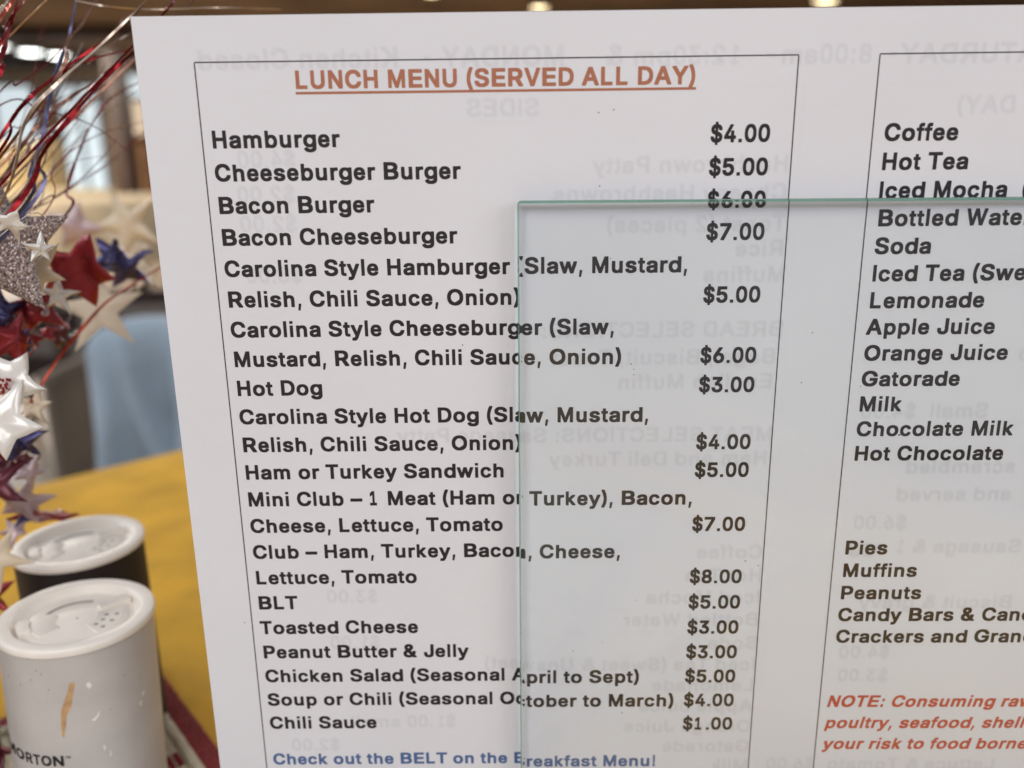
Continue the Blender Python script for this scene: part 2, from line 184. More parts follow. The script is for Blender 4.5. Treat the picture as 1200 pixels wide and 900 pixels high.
'T': [611,[[[515,0],[739,2],[759,11],[770,32],[772,1139],[784,1145],[1153,1146],[1186,1157],[1198,1192],[1198,1384],[1190,1416],[1175,1428],[1130,1432],[80,1432],[45,1427],[27,1405],[24,1192],[32,1161],[46,1150],[80,1146],[437,1145],[452,1139],[452,43],[457,21],[471,6]]]],
'U': [722,[[[711,-21],[906,-4],[1046,46],[1154,122],[1229,214],[1283,336],[1304,512],[1304,1385],[1296,1417],[1283,1427],[1251,1432],[1046,1432],[1016,1427],[1002,1417],[994,1374],[994,533],[983,458],[963,416],[917,354],[863,314],[798,284],[722,273],[647,284],[606,299],[539,345],[480,416],[458,469],[449,533],[449,1374],[442,1414],[431,1425],[410,1431],[194,1432],[161,1427],[143,1406],[140,490],[161,333],[208,224],[291,121],[399,46],[539,-4]]]],
'V': [667,[[[565,0],[798,1],[820,7],[832,21],[840,53],[1309,1320],[1310,1395],[1303,1416],[1293,1426],[1260,1432],[1045,1432],[1013,1427],[1000,1416],[738,660],[727,639],[681,490],[669,474],[333,1416],[314,1429],[271,1432],[67,1432],[45,1427],[32,1416],[24,1384],[26,1320],[501,53],[509,21],[529,3]]]],
'W': [944,[[[472,0],[691,0],[712,4],[731,21],[939,826],[950,819],[1157,21],[1167,8],[1198,0],[1425,0],[1462,11],[1472,32],[1815,1320],[1816,1395],[1808,1419],[1777,1431],[1570,1432],[1539,1428],[1524,1416],[1319,607],[1311,559],[1100,1405],[1084,1427],[1053,1432],[836,1432],[805,1427],[792,1416],[584,607],[578,567],[364,1416],[350,1427],[319,1432],[112,1432],[81,1420],[72,1395],[73,1320],[414,32],[423,12],[433,5]]]],
'X': [667,[[[130,0],[335,0],[372,11],[669,462],[740,345],[963,8],[993,0],[1206,0],[1236,3],[1251,11],[1262,43],[1262,96],[1256,123],[856,735],[1234,1310],[1238,1395],[1226,1423],[1206,1431],[1175,1432],[973,1432],[943,1423],[754,1139],[669,1000],[586,1139],[396,1426],[366,1432],[143,1432],[123,1428],[106,1416],[99,1384],[104,1310],[482,735],[75,117],[72,53],[77,21],[92,5]]]],
'Y': [667,[[[571,0],[778,0],[799,4],[819,21],[824,53],[827,564],[1305,1310],[1310,1395],[1303,1416],[1291,1426],[1258,1432],[1029,1432],[985,1421],[719,1001],[668,911],[618,1001],[352,1421],[319,1432],[78,1432],[46,1427],[32,1416],[24,1384],[30,1310],[508,564],[511,43],[515,21],[526,8]]]],
'Z': [611,[[[136,0],[1097,0],[1119,2],[1140,14],[1150,43],[1150,234],[1145,266],[1130,281],[1097,286],[504,287],[1138,1192],[1143,1384],[1140,1405],[1130,1422],[1086,1432],[137,1432],[94,1427],[80,1416],[72,1384],[72,1192],[80,1161],[94,1150],[126,1146],[704,1146],[714,1139],[83,243],[76,213],[77,32],[94,7]]]],
'a': [556,[[[482,-22],[622,-12],[689,6],[723,26],[734,23],[745,8],[768,1],[1003,1],[1027,10],[1038,30],[1040,684],[1027,805],[995,885],[947,946],[880,994],[745,1042],[610,1056],[464,1049],[375,1031],[296,1002],[216,956],[154,895],[102,805],[101,734],[116,705],[296,657],[386,661],[445,734],[543,788],[588,792],[639,785],[688,754],[720,714],[720,694],[700,684],[352,636],[327,624],[218,591],[158,553],[116,508],[85,442],[72,352],[73,292],[86,201],[127,120],[184,63],[262,18],[363,-12]],[[487,250],[442,262],[395,302],[390,322],[394,332],[428,362],[453,378],[543,401],[723,422],[726,402],[715,362],[667,300],[610,263],[577,251],[532,245]]]],
'b': [611,[[[656,-21],[820,-4],[939,46],[1028,121],[1094,222],[1138,353],[1152,524],[1136,695],[1122,723],[1094,816],[1025,918],[939,990],[831,1037],[701,1055],[637,1056],[539,1046],[464,1021],[442,1005],[441,1331],[433,1363],[419,1374],[388,1379],[194,1379],[162,1374],[143,1353],[140,1320],[140,61],[145,21],[162,5],[183,0],[388,0],[421,7],[442,33],[464,17],[539,-10]],[[615,251],[561,273],[489,343],[458,403],[447,443],[439,524],[446,594],[457,635],[495,705],[561,765],[593,780],[647,789],[690,780],[734,759],[798,695],[829,635],[841,594],[847,514],[831,413],[788,333],[734,280],[690,257],[647,248]]]],
'c': [556,[[[567,-21],[611,-20],[759,2],[885,61],[979,151],[1012,206],[1038,272],[1040,292],[1038,353],[1024,373],[854,414],[790,414],[769,409],[756,393],[736,343],[679,282],[611,251],[579,247],[526,257],[484,279],[421,343],[399,383],[378,443],[370,514],[377,584],[387,624],[421,692],[495,763],[526,779],[579,789],[639,775],[674,757],[727,705],[755,645],[780,629],[854,629],[1012,667],[1026,675],[1035,695],[1033,775],[977,886],[883,977],[759,1034],[600,1056],[547,1056],[410,1038],[294,988],[205,916],[134,816],[90,695],[72,534],[89,343],[133,222],[203,121],[294,48],[410,-2]]]],
'd': [611,[[[577,-21],[725,-10],[762,6],[796,12],[831,34],[854,6],[888,0],[1107,1],[1130,6],[1145,21],[1150,61],[1150,1320],[1147,1353],[1127,1374],[1095,1379],[877,1379],[854,1375],[838,1363],[830,1331],[829,1027],[828,1017],[819,1011],[796,1025],[750,1035],[727,1046],[624,1056],[555,1055],[417,1038],[302,991],[210,920],[134,816],[101,715],[89,695],[72,524],[87,353],[134,222],[205,121],[302,45],[417,-2]],[[589,251],[520,278],[451,342],[417,403],[405,443],[396,524],[404,594],[416,635],[451,698],[520,761],[566,781],[612,789],[647,785],[704,764],[774,705],[813,635],[824,594],[831,524],[824,443],[811,403],[773,335],[700,272],[647,252]]]],
'e': [556,[[[568,-21],[713,-10],[735,1],[796,13],[879,55],[941,106],[991,172],[1024,252],[1020,333],[1003,348],[848,385],[775,386],[749,373],[696,292],[630,255],[568,247],[527,254],[496,266],[434,312],[396,363],[378,403],[1013,408],[1024,413],[1038,433],[1040,544],[1029,685],[1002,785],[956,876],[899,942],[837,989],[755,1028],[672,1048],[548,1056],[393,1035],[289,990],[196,911],[128,806],[121,775],[87,685],[72,494],[88,343],[130,222],[200,121],[289,48],[403,0]],[[393,664],[393,675],[421,715],[475,762],[517,782],[558,790],[610,781],[643,765],[697,715],[725,665]]]],
'f': [333,[[[246,0],[424,1],[443,7],[453,20],[457,60],[457,775],[462,783],[471,784],[633,788],[649,805],[653,835],[653,1006],[643,1033],[614,1043],[462,1043],[459,1079],[471,1113],[509,1141],[557,1130],[605,1129],[632,1134],[644,1145],[686,1308],[684,1385],[679,1396],[662,1409],[605,1426],[481,1434],[405,1426],[328,1396],[281,1363],[236,1308],[205,1234],[192,1134],[190,1047],[52,1042],[33,1032],[26,1016],[24,825],[33,795],[62,784],[186,784],[192,775],[192,40],[196,20],[205,8]]]],
'g': [611,[[[609,-387],[783,-376],[904,-344],[1002,-293],[1071,-225],[1130,-117],[1150,32],[1150,978],[1147,1018],[1128,1039],[1093,1043],[875,1043],[852,1037],[829,1005],[806,1021],[726,1046],[623,1056],[554,1055],[416,1037],[301,990],[207,917],[133,817],[88,696],[72,555],[72,495],[88,354],[136,233],[209,139],[302,72],[392,42],[381,35],[278,32],[129,-46],[119,-63],[116,-85],[117,-139],[123,-160],[163,-219],[212,-268],[290,-321],[370,-355],[473,-379]],[[554,-98],[450,-36],[387,32],[393,40],[427,26],[554,12],[611,12],[714,19],[795,41],[818,55],[828,52],[825,22],[810,-9],[759,-63],[680,-97],[611,-105]],[[577,282],[519,303],[450,362],[416,420],[404,454],[396,535],[403,595],[415,635],[457,706],[531,766],[565,781],[623,788],[669,780],[703,765],[773,706],[813,635],[823,605],[832,525],[824,454],[814,424],[772,353],[711,303],[669,285],[611,277]]]],
'h': [611,[[[203,0],[403,1],[425,5],[441,20],[446,50],[446,604],[453,654],[464,684],[513,742],[564,775],[623,787],[666,779],[722,745],[768,674],[776,614],[776,50],[781,20],[798,5],[820,0],[1029,0],[1062,5],[1073,13],[1080,30],[1082,664],[1070,785],[1033,886],[974,961],[897,1014],[809,1044],[699,1056],[634,1055],[524,1041],[447,1005],[445,1341],[436,1365],[414,1377],[172,1377],[151,1367],[140,1341],[140,40],[152,10],[172,2]]]],
'i': [278,[[[136,0],[424,0],[424,1038],[136,1038]],[[136,1184],[424,1184],[424,1432],[136,1432]]]],
'j': [278,[[[87,-342],[257,-333],[354,-302],[413,-261],[459,-201],[490,-121],[499,-20],[499,996],[493,1027],[469,1041],[235,1043],[207,1037],[191,1017],[187,-10],[176,-40],[146,-65],[123,-73],[46,-78],[30,-90],[24,-111],[25,-312],[34,-331],[46,-337]],[[290,1069],[368,1063],[435,1074],[482,1103],[517,1148],[532,1227],[531,1284],[519,1341],[489,1386],[438,1420],[357,1432],[257,1421],[201,1386],[171,1341],[159,1284],[158,1227],[174,1148],[208,1103],[246,1078]]]],
'k': [556,[[[198,0],[382,1],[412,13],[421,50],[421,352],[442,376],[735,7],[765,0],[1007,1],[1031,10],[1041,30],[1042,91],[1034,121],[674,574],[673,584],[1007,926],[1014,966],[1007,1027],[997,1037],[967,1043],[745,1043],[715,1038],[422,743],[421,1330],[414,1363],[392,1377],[170,1377],[150,1367],[140,1341],[140,40],[151,10],[170,2]]]],
'l': [278,[[[136,0],[424,0],[424,1432],[136,1432]]]],
'm': [889,[[[205,0],[409,1],[432,5],[448,20],[453,50],[456,654],[468,694],[510,747],[567,782],[600,790],[645,781],[690,755],[724,711],[731,684],[733,50],[735,28],[746,9],[780,0],[993,0],[1027,6],[1041,20],[1046,50],[1047,664],[1059,704],[1094,748],[1150,783],[1195,790],[1229,783],[1274,762],[1313,715],[1325,664],[1325,50],[1330,20],[1341,8],[1375,0],[1588,0],[1622,8],[1633,20],[1638,50],[1638,704],[1622,823],[1587,906],[1532,971],[1453,1022],[1397,1036],[1375,1048],[1274,1060],[1117,1050],[1038,1028],[971,993],[926,962],[903,990],[814,1040],[690,1060],[555,1052],[488,1033],[454,1014],[431,1037],[398,1043],[185,1043],[151,1032],[143,1016],[140,986],[140,40],[153,10],[174,2]]]],
'n': [611,[[[203,0],[403,1],[425,5],[441,20],[446,50],[446,604],[453,654],[465,684],[513,742],[564,775],[623,787],[667,779],[722,745],[768,674],[776,614],[776,50],[781,20],[798,5],[831,0],[1040,1],[1072,13],[1082,50],[1082,654],[1070,785],[1032,886],[974,961],[908,1007],[809,1044],[689,1056],[634,1055],[524,1041],[447,1005],[425,1036],[392,1043],[184,1043],[162,1039],[147,1027],[140,986],[140,40],[152,10],[173,2]]]],
'o': [611,[[[599,-21],[791,-1],[915,48],[1011,121],[1086,222],[1132,343],[1150,494],[1150,544],[1131,695],[1085,816],[1009,916],[915,988],[791,1037],[634,1056],[578,1056],[432,1038],[308,988],[214,916],[138,816],[91,695],[72,534],[90,343],[137,222],[212,121],[308,48],[432,-2]],[[578,251],[510,279],[443,343],[419,383],[397,443],[389,524],[407,624],[445,695],[510,757],[555,779],[611,789],[668,779],[712,757],[778,695],[816,624],[827,584],[834,514],[817,413],[770,333],[712,279],[668,257],[611,247]]]],
'p': [611,[[[202,-367],[399,-367],[421,-362],[436,-345],[441,-313],[442,32],[475,12],[518,2],[539,-10],[637,-21],[701,-20],[831,-1],[939,46],[1025,119],[1095,222],[1138,352],[1152,493],[1152,544],[1136,695],[1123,723],[1095,815],[1027,916],[928,995],[820,1040],[691,1056],[539,1046],[464,1021],[442,1005],[421,1036],[399,1042],[183,1043],[162,1039],[147,1027],[140,986],[140,-324],[152,-356],[172,-365]],[[615,251],[561,273],[490,342],[458,403],[447,443],[439,523],[446,594],[457,634],[494,705],[561,765],[593,780],[647,789],[691,780],[734,759],[798,695],[829,634],[841,594],[847,513],[831,413],[788,332],[734,280],[691,257],[647,248]]]],
'q': [611,[[[897,-367],[1109,-366],[1139,-356],[1150,-335],[1149,1017],[1132,1038],[1097,1043],[867,1041],[844,1027],[832,1003],[798,1025],[717,1048],[567,1056],[417,1038],[302,991],[210,920],[134,815],[89,695],[72,544],[89,342],[101,322],[134,222],[206,121],[302,45],[417,-2],[567,-21],[717,-12],[798,12],[821,26],[829,20],[832,-335],[844,-356],[855,-363]],[[590,251],[521,278],[452,342],[418,403],[405,443],[396,523],[404,594],[416,634],[452,698],[521,761],[567,781],[613,789],[648,785],[705,764],[775,705],[814,634],[825,594],[833,523],[825,443],[813,403],[774,335],[700,272],[648,252]]]],
'r': [389,[[[195,0],[396,1],[418,5],[434,20],[438,50],[439,624],[446,664],[454,684],[495,732],[550,767],[616,780],[736,773],[769,787],[778,815],[778,1006],[772,1037],[758,1049],[693,1056],[594,1056],[495,1043],[440,1016],[416,1037],[385,1043],[176,1043],[154,1039],[139,1027],[132,986],[132,40],[145,10],[165,2]]]],
's': [556,[[[542,-21],[708,-10],[822,21],[905,62],[983,131],[1024,202],[1040,292],[1040,353],[1019,453],[960,534],[859,595],[824,601],[731,633],[523,675],[465,701],[440,725],[439,735],[485,775],[523,789],[569,796],[616,788],[650,771],[705,715],[720,681],[743,667],[835,667],[986,696],[1009,706],[1021,735],[1017,806],[986,875],[940,936],[882,984],[812,1019],[708,1047],[535,1056],[419,1046],[313,1017],[234,977],[164,916],[118,837],[104,755],[104,695],[124,594],[188,508],[280,451],[419,409],[627,367],[677,343],[698,323],[703,312],[650,267],[616,253],[546,244],[496,252],[454,272],[407,312],[380,373],[361,386],[269,388],[107,358],[79,343],[72,312],[75,252],[104,172],[164,96],[222,51],[314,11],[407,-12]]]],
't': [333,[[[461,-11],[560,-6],[620,7],[638,20],[644,41],[643,111],[610,249],[580,262],[470,258],[449,272],[438,312],[438,775],[440,782],[450,784],[590,785],[613,795],[623,825],[621,1017],[610,1035],[590,1042],[438,1047],[438,1243],[432,1265],[421,1276],[391,1281],[192,1280],[172,1270],[162,1243],[160,1047],[52,1042],[33,1032],[25,1017],[24,815],[33,795],[52,786],[152,784],[161,775],[161,272],[183,141],[237,61],[321,11]]]],
'u': [611,[[[542,-13],[699,3],[776,39],[797,8],[820,1],[1040,1],[1062,5],[1076,18],[1082,58],[1082,994],[1077,1024],[1062,1038],[1029,1043],[820,1043],[798,1039],[782,1024],[776,994],[776,441],[769,390],[758,360],[710,303],[656,267],[601,256],[557,264],[498,300],[454,370],[446,431],[446,994],[440,1024],[414,1042],[370,1043],[184,1043],[162,1039],[146,1024],[140,984],[140,380],[152,259],[185,169],[243,88],[327,30],[414,0]]]],
'v': [556,[[[461,0],[667,0],[689,4],[707,20],[715,50],[1086,936],[1088,1006],[1082,1027],[1071,1037],[1038,1043],[820,1043],[787,1037],[777,1027],[576,503],[564,483],[558,453],[340,1018],[329,1034],[296,1043],[78,1043],[46,1039],[31,1027],[24,996],[26,936],[397,50],[406,20],[427,3]]]],
'w': [778,[[[385,0],[582,0],[617,10],[626,25],[780,520],[801,433],[931,20],[939,10],[955,2],[999,0],[1185,0],[1219,10],[1530,936],[1532,996],[1525,1028],[1514,1037],[1481,1043],[1262,1043],[1229,1032],[1100,624],[1075,524],[934,1016],[919,1037],[889,1043],[670,1043],[648,1040],[629,1027],[507,624],[484,529],[473,549],[455,624],[330,1028],[319,1037],[286,1043],[67,1043],[34,1032],[24,1006],[26,936],[329,20],[352,3]]]],
'x': [556,[[[89,0],[320,0],[354,10],[558,285],[600,221],[763,6],[797,0],[1025,0],[1059,3],[1075,10],[1088,40],[1088,91],[1082,117],[760,523],[762,533],[1064,926],[1071,946],[1071,996],[1069,1016],[1059,1033],[1013,1043],[786,1043],[752,1038],[737,1027],[558,778],[372,1037],[331,1043],[104,1043],[58,1033],[48,1016],[45,996],[46,946],[52,926],[357,533],[28,111],[24,50],[29,20],[47,5]]]],
'y': [556,[[[279,-373],[395,-365],[460,-346],[525,-308],[578,-254],[646,-135],[1072,910],[1085,930],[1088,1011],[1071,1037],[1039,1043],[820,1043],[799,1041],[782,1031],[567,488],[559,453],[333,1031],[319,1040],[297,1043],[79,1043],[46,1039],[28,1021],[24,961],[28,930],[390,65],[362,-9],[329,-57],[298,-82],[177,-77],[146,-92],[104,-244],[103,-319],[110,-341],[122,-351],[188,-367]]]],
'z': [500,[[[129,0],[876,0],[897,1],[917,11],[928,40],[928,221],[922,252],[913,262],[876,269],[492,272],[907,810],[913,835],[913,996],[907,1027],[897,1037],[856,1043],[142,1043],[111,1041],[91,1027],[85,996],[86,815],[90,795],[101,781],[132,774],[489,774],[500,765],[74,221],[72,30],[81,11],[91,5]]]],
'–': [556,[[[66,400],[1083,403],[1106,421],[1112,448],[1110,688],[1094,714],[1059,722],[34,720],[11,708],[0,676],[0,448],[13,412],[34,402]]]],
' ': [278,[]]}
_gm = {}
def glyph_mesh(ch):
    if ch in _gm: return _gm[ch]
    adv, cs = GLYPHS[ch]
    if not cs: _gm[ch] = (adv / 1000, [], []); return _gm[ch]
    c = bpy.data.curves.new('glyph', 'CURVE'); c.dimensions = '2D'; c.fill_mode = 'BOTH'
    for pl in cs:
        s = c.splines.new('POLY'); s.points.add(len(pl) - 1); s.use_cyclic_u = True
        for i, (x, y) in enumerate(pl): s.points[i].co = (x / 2000, y / 2000, 0, 1)
    o = bpy.data.objects.new('glyph', c); me = o.to_mesh()
    r = (adv / 1000, [tuple(v.co[:2]) for v in me.vertices], [tuple(p.vertices) for p in me.polygons])
    o.to_mesh_clear(); bpy.data.objects.remove(o); bpy.data.curves.remove(c)
    _gm[ch] = r; return r
def width(s): return sum(GLYPHS[c][0] for c in s) / 1000
def lay(mb, s, x, y, em, depth, fn=None, mirror=False, slant=0, grow=0):
    """sets the string s in sheet coordinates (x right, y down); fn maps (x, y, depth) to a vertex"""
    fn = fn or (lambda a, b, d: (a, -d, -b))
    for ch in s:
        adv, vs, fs = glyph_mesh(ch)
        out = []
        for gx, gy in vs:
            gx = gx + slant * gy
            X = x - gx * em if mirror else x + gx * em
            out.append(fn(X, y - gy * em, depth))
        mb.add(out, fs); x += -adv * em if mirror else adv * em
    return x

# ================================================================ THE SETTING
M_wood_dark = mat('dark_wood', srgb(58, 42, 34), .5, var=.3, scale=6)
M_floor = mat('brown_floor', srgb(120, 98, 76), .5, var=.25, scale=3)
M_wall = mat('tan_wall', srgb(176, 148, 112), .8, var=.12, scale=.8)
M_ceil = mat('brown_ceiling', srgb(118, 102, 84), .8, var=.45, scale=.9)
M_black = mat('black_paint', srgb(26, 22, 22), .6)
M_beige = mat('beige_plaster', srgb(170, 158, 142), .8, var=.1, scale=2)
FZ = -942
def slab(name, a, b, m, **k):
    o = MB().box(a, b).build(name, m); return tag(o, kind='structure')
slab('floor', (-16000, -3000, FZ - 100), (14000, 17000, FZ), M_floor)
slab('wall', (-16000, 16000, FZ), (14000, 16200, 1900), M_wall)
slab('ceiling', (-16000, 5000, 1700), (14000, 15990, 1800), M_ceil)
slab('wall', (-16000, 5000, FZ), (-15800, 15990, 1695), M_wall)
for k, y in enumerate((6500, 8600, 11800, 14700)):
    o = MB().box((-15700, y, 1560), (13900, y + 260, 1698)).build('ceiling_beam', M_wood_dark)
    tag(o, ['dark wooden ceiling beam nearest to the menu', 'second dark ceiling beam from the menu', 'third dark ceiling beam from the menu', 'dark ceiling beam farthest back in the room'][k], 'beam', 'ceiling beams')
a = at(-40, 0, 12500); b = at(58, 0, 12500)
tag(MB().box((a.x * 1.24, 15500, 1560), (b.x * 1.24, 15680, 1695)).build('ceiling_duct', M_black), 'blurred black box under the ceiling behind the hanging lamps', 'duct')
a = at(-60, 78, 15900); b = at(128, 96, 15900)
tag(MB().box((a.x, 15700, b.z), (b.x, 15995, a.z)).build('wall_ledge', M_beige), 'beige ledge over the bright windows at the back', 'ledge')

# bright windows at the back of the room
M_pane = emit('daylit_window_glass', (.68, .80, .86, 1), .8)
M_frame = mat('window_frame', srgb(120, 125, 130), .5)
def window(u0, v0, u1, v1, label):
    a = at(u0, v0, 15950); b = at(u1, v1, 15950)
    t = thing('window', (a.x, 15950, b.z), label, 'window', 'bright windows at the back of the room')
    MB().box((a.x, 15960, b.z), (b.x, 15975, a.z)).build('pane', M_pane, t)
    f = MB(); w = 60
    f.box((a.x, 15900, b.z), (a.x + w, 15995, a.z)); f.box((b.x - w, 15900, b.z), (b.x, 15995, a.z))
    f.box((a.x + w, 15900, a.z - w), (b.x - w, 15995, a.z)); f.box((a.x + w, 15900, b.z), (b.x - w, 15995, b.z + w))
    f.build('frame', M_frame, t)
    x = (a.x + b.x) / 2; MB().box((x - 25, 15910, b.z + w), (x + 25, 15958, a.z - w)).build('mullion', M_frame, t)
window(-60, 98, 60, 232, 'blue-white bright window at the left edge behind the tinsel')
window(63, 98, 133, 232, 'blue-white bright window just left of the dark post')
window(118, 84, 330, 116, 'shallow bright window high behind the top corner of the menu')

# ceiling lamps
M_lampw = emit('white_lamp', (.95, 1.0, .96, 1), 9)
M_lampy = emit('warm_lamp', (1.0, .82, .5, 1), 4.5)
M_metal_dark = mat('lamp_metal', srgb(60, 58, 56), .4, .8)
def lamp(u, v, r, mm, label, group):
    d = ray(u, v); p = d * (1640 / d.z)
    t = thing('ceiling_lamp', (p.x, p.y, 1698), label, 'lamp', group)
    MB().lathe([(1, 58), (r * .5, 56), (r * 1.1, 0), (r * 1.15, -42), (r * 1.02, -42), (r * .95, -10), (1, -6)], 24, (p.x, p.y, 1640)).build('housing', M_metal_dark, t, 40)
    MB().lathe([(.5, -62), (r * .5, -60), (r * .98, -44), (r * .94, -12)], 24, (p.x, p.y, 1640)).build('diffuser', mm, t, 60)
lamp(35, 58, 165, M_lampw, 'blurred white ceiling lamp, the middle of the three at top left', 'white ceiling lamps')
lamp(68, 62, 150, M_lampw, 'blurred white ceiling lamp, the right one of the three at top left', 'white ceiling lamps')
lamp(0, 51, 110, M_lampw, 'blurred white ceiling lamp cut by the left edge of the picture', 'white ceiling lamps')
lamp(632, 5, 90, M_lampy, 'small warm lamp peeping over the middle of the menu', 'warm ceiling lamps')
lamp(968, -4, 120, M_lampy, 'warm lamp over the top of the menu, towards the right', 'warm ceiling lamps')
lamp(505, -14, 90, M_lampy, 'warm lamp just above the picture over the menu heading', 'warm ceiling lamps')

# posts, cabinet
def block(name, u0, v0, u1, v1, Y, dy, m, label, cat, group=None, feet=True):
    a = at(u0, v0, Y); b = at(u1, v1, Y)
    z0 = FZ if feet else b.z
    t = thing(name, ((a.x + b.x) / 2, Y + dy / 2, z0), label, cat, group)
    MB().box((a.x, Y, z0), (b.x, Y + dy, a.z)).build('body', m, t, bevel=12)
    return t, a, b
M_orange = mat('orange_brown_wood', srgb(146, 108, 76), .5, var=.25, scale=3)
M_cream = mat('cream_fabric', srgb(214, 192, 158), .9, var=.12, scale=6)
M_yellowc = mat('pale_yellow_fabric', srgb(214, 194, 148), .9, var=.15, scale=5)
M_dkbrown = mat('dark_brown_fabric', srgb(48, 34, 32), .9, var=.3, scale=6)  # the chairs' own dark brown
M_greyb = mat('grey_brown_fabric', srgb(120, 108, 96), .9, var=.2, scale=6)
t, a, b = block('wooden_post', 134, 60, 148, 300, 9000, 260, M_wood_dark, 'dark brown square post beside the bright windows', 'post')
MB().box((a.x - 30, 8970, FZ), (b.x + 30, 9290, FZ + 160)).build('plinth', M_wood_dark, t)
t, a, b = block('wooden_cabinet', 150, 163, 205, 300, 9400, 500, M_orange, 'orange-brown wooden cabinet half hidden by the menu edge', 'cabinet')
MB().box((a.x - 40, 9350, a.z), (b.x + 40, 9940, a.z + 40)).build('top', M_orange, t)
for k in range(2):
    w = (b.x - a.x) / 2; MB().box((a.x + k * w + 30, 9376, FZ + 120), (a.x + (k + 1) * w - 30, 9398, a.z - 60)).build('door', M_orange, t)
t, a, b = block('wall_panel', 128, 118, 172, 160, 10600, 100, M_beige, 'beige board standing behind the dark post', 'panel', feet=False)
t['category'] = 'board'

# dining tables under cream cloths, and booth seats
def far_table(u, Y, rad, drop, m, label, group='cloth-covered tables across the room'):
    c = at(u, 200, Y)
    t = thing('dining_table', (c.x, Y, FZ), label, 'table', group)
    MB().lathe([(1, -200), (rad, -200), (rad, -225), (1, -225)], 40, (c.x, Y, 0)).build('tabletop', M_wood_dark, t)
    MB().lathe([(40, -226), (40, FZ + 40), (rad * .5, FZ + 25), (rad * .5, FZ)], 20, (c.x, Y, 0)).build('pedestal', M_wood_dark, t, 40)
    cl = MB(); n = 96; vs = [(c.x, Y, -196)]; prof = [(.6, 0), (1.005, 0), (1.02, -12), (1.03, -drop * .5), (1.06, -drop)]
    for i, (rr, dz) in enumerate(prof):
        for k in range(n):
            q = 2 * math.pi * k / n; w = 1 + (.035 * math.sin(9 * q) + .02 * math.sin(17 * q + 1)) * max(0, i - 2) / 2
            vs.append((c.x + rad * rr * w * math.cos(q), Y + rad * rr * w * math.sin(q), -196 + dz))
    fs = [(0, 1 + k, 1 + (k + 1) % n) for k in range(n)]
    for i in range(len(prof) - 1):
        for k in range(n): fs.append((1 + i*n+k, 1 + i*n+(k+1)%n, 1 + (i+1)*n+(k+1)%n, 1 + (i+1)*n+k))
    o = cl.add(vs, fs).build('tablecloth', m, None, 60)
    tag(o, label.replace('round table', 'cloth').replace('under a', 'on the table,'), 'tablecloth', 'cloths on the far tables')
far_table(150, 4600, 520, 300, M_cream, 'blurred round table under a cream cloth, close to the menu edge')
far_table(20, 5600, 560, 260, M_yellowc, 'blurred round table under a pale yellow cloth at the left edge')

def chair(x, y, rz, m, label, seat=-480, back=-60, group='dark chairs behind our table', w=420):
    t = thing('chair', (x, y, FZ), label, 'chair', group)
    c, s = math.cos(rz), math.sin(rz)
    def T(mb): mb.v = [(x + c * px - s * py, y + s * px + c * py, pz) for px, py, pz in mb.v]; return mb
    h = w / 2
    T(MB().box((-h, -h, seat - 60), (h, h, seat))).build('seat', m, t, bevel=14)
    T(MB().box((-h, h - 40, seat + 60), (h, h, back))).build('backrest', m, t, bevel=12)
    for sx in (-1, 1):
        T(MB().tube([(sx * (h - 20), -h + 20, seat - 60), (sx * (h - 20), -h + 20, FZ)], 17)).build('leg', M_wood_dark, t, 40)
        T(MB().tube([(sx * (h - 20), h + 18, back - 30), (sx * (h - 20), h + 18, seat - 30), (sx * (h - 20), h + 40, FZ)], 17)).build('leg', M_wood_dark, t, 40)
    return t
t, a, b = block('booth_seat', -30, 168, 74, 300, 8000, 300, M_yellowc, 'pale yellow blurred seat back below the bright windows at the left edge', 'seat')
MB().box((a.x, 7500, FZ + 300), (b.x, 7998, FZ + 460)).build('cushion', M_yellowc, t, bevel=20)
p = at(60, 345, 2300); chair(p.x, 2300, R(170), M_dkbrown, 'dark brown chair seen blurred between the star garland and the blue cloth', back=p.z)
p = at(170, 330, 2700); chair(p.x, 2700, R(185), M_dkbrown, 'dark brown chair just behind the pale blue cloth', back=p.z)
p = at(-20, 330, 2600); chair(p.x, 2600, R(150), M_dkbrown, 'dark brown chair farthest left behind the stars', back=p.z)
p = at(85, 455, 1700); t, a, b = block('storage_box', 52, 452, 86, 640, 1750, 300, M_greyb, 'grey-brown box on the floor beyond the yellow table', 'box')
MB().box((a.x - 10, 1740, a.z), (b.x + 10, 2060, a.z + 25)).build('lid', M_greyb, t)

# chair with a pale blue cloth over it
M_blue = mat('pale_blue_cloth', srgb(152, 168, 182), .95, var=.14, scale=14, sheen=.2)
p = at(100, 378, 1250); p2 = at(420, 378, 1250); cx = (p.x + p2.x) / 2; hw = (p2.x - p.x) / 2
t = chair(cx, 1250 + hw + 75, R(180), M_dkbrown, 'dark chair hidden under the pale blue cloth', back=p.z - 14, w=2 * hw - 30, group=None)
cl = MB(); nx, nz = 60, 40; vs = []; fs = []
cross = [(-70, 0)]
for j in range(nz):
    f = j / (nz - 1); s = f * 1100                       # front skirt, over the top, short back
    for i in range(nx):
        g = i / (nx - 1); X = p.x - 14 * f + (p2.x - p.x + 20) * g
        fold = (38 * math.sin(g * 21 + f * 1.5 - .6) + 14 * math.sin(g * 43 - f * 3) + 70 * math.exp(-((g - .10 - .42 * f) / .035) ** 2)) * min(1, f * 2.2)
        if s < 60: Y = 1300 - s; Z = p.z + 2 * math.sin(g * 9)
        else: Y = 1238 - fold - 40 * f; Z = p.z + 4 - (s - 60) * .62 + 2 * math.sin(g * 9)
        Z -= 34 * math.exp(-g / .045); vs.append((X, Y, Z))
for j in range(nz - 1):
    for i in range(nx - 1): fs.append((j*nx+i, j*nx+i+1, (j+1)*nx+i+1, (j+1)*nx+i))
o = cl.add(vs, fs).build('blue_cloth', M_blue, None, 80)
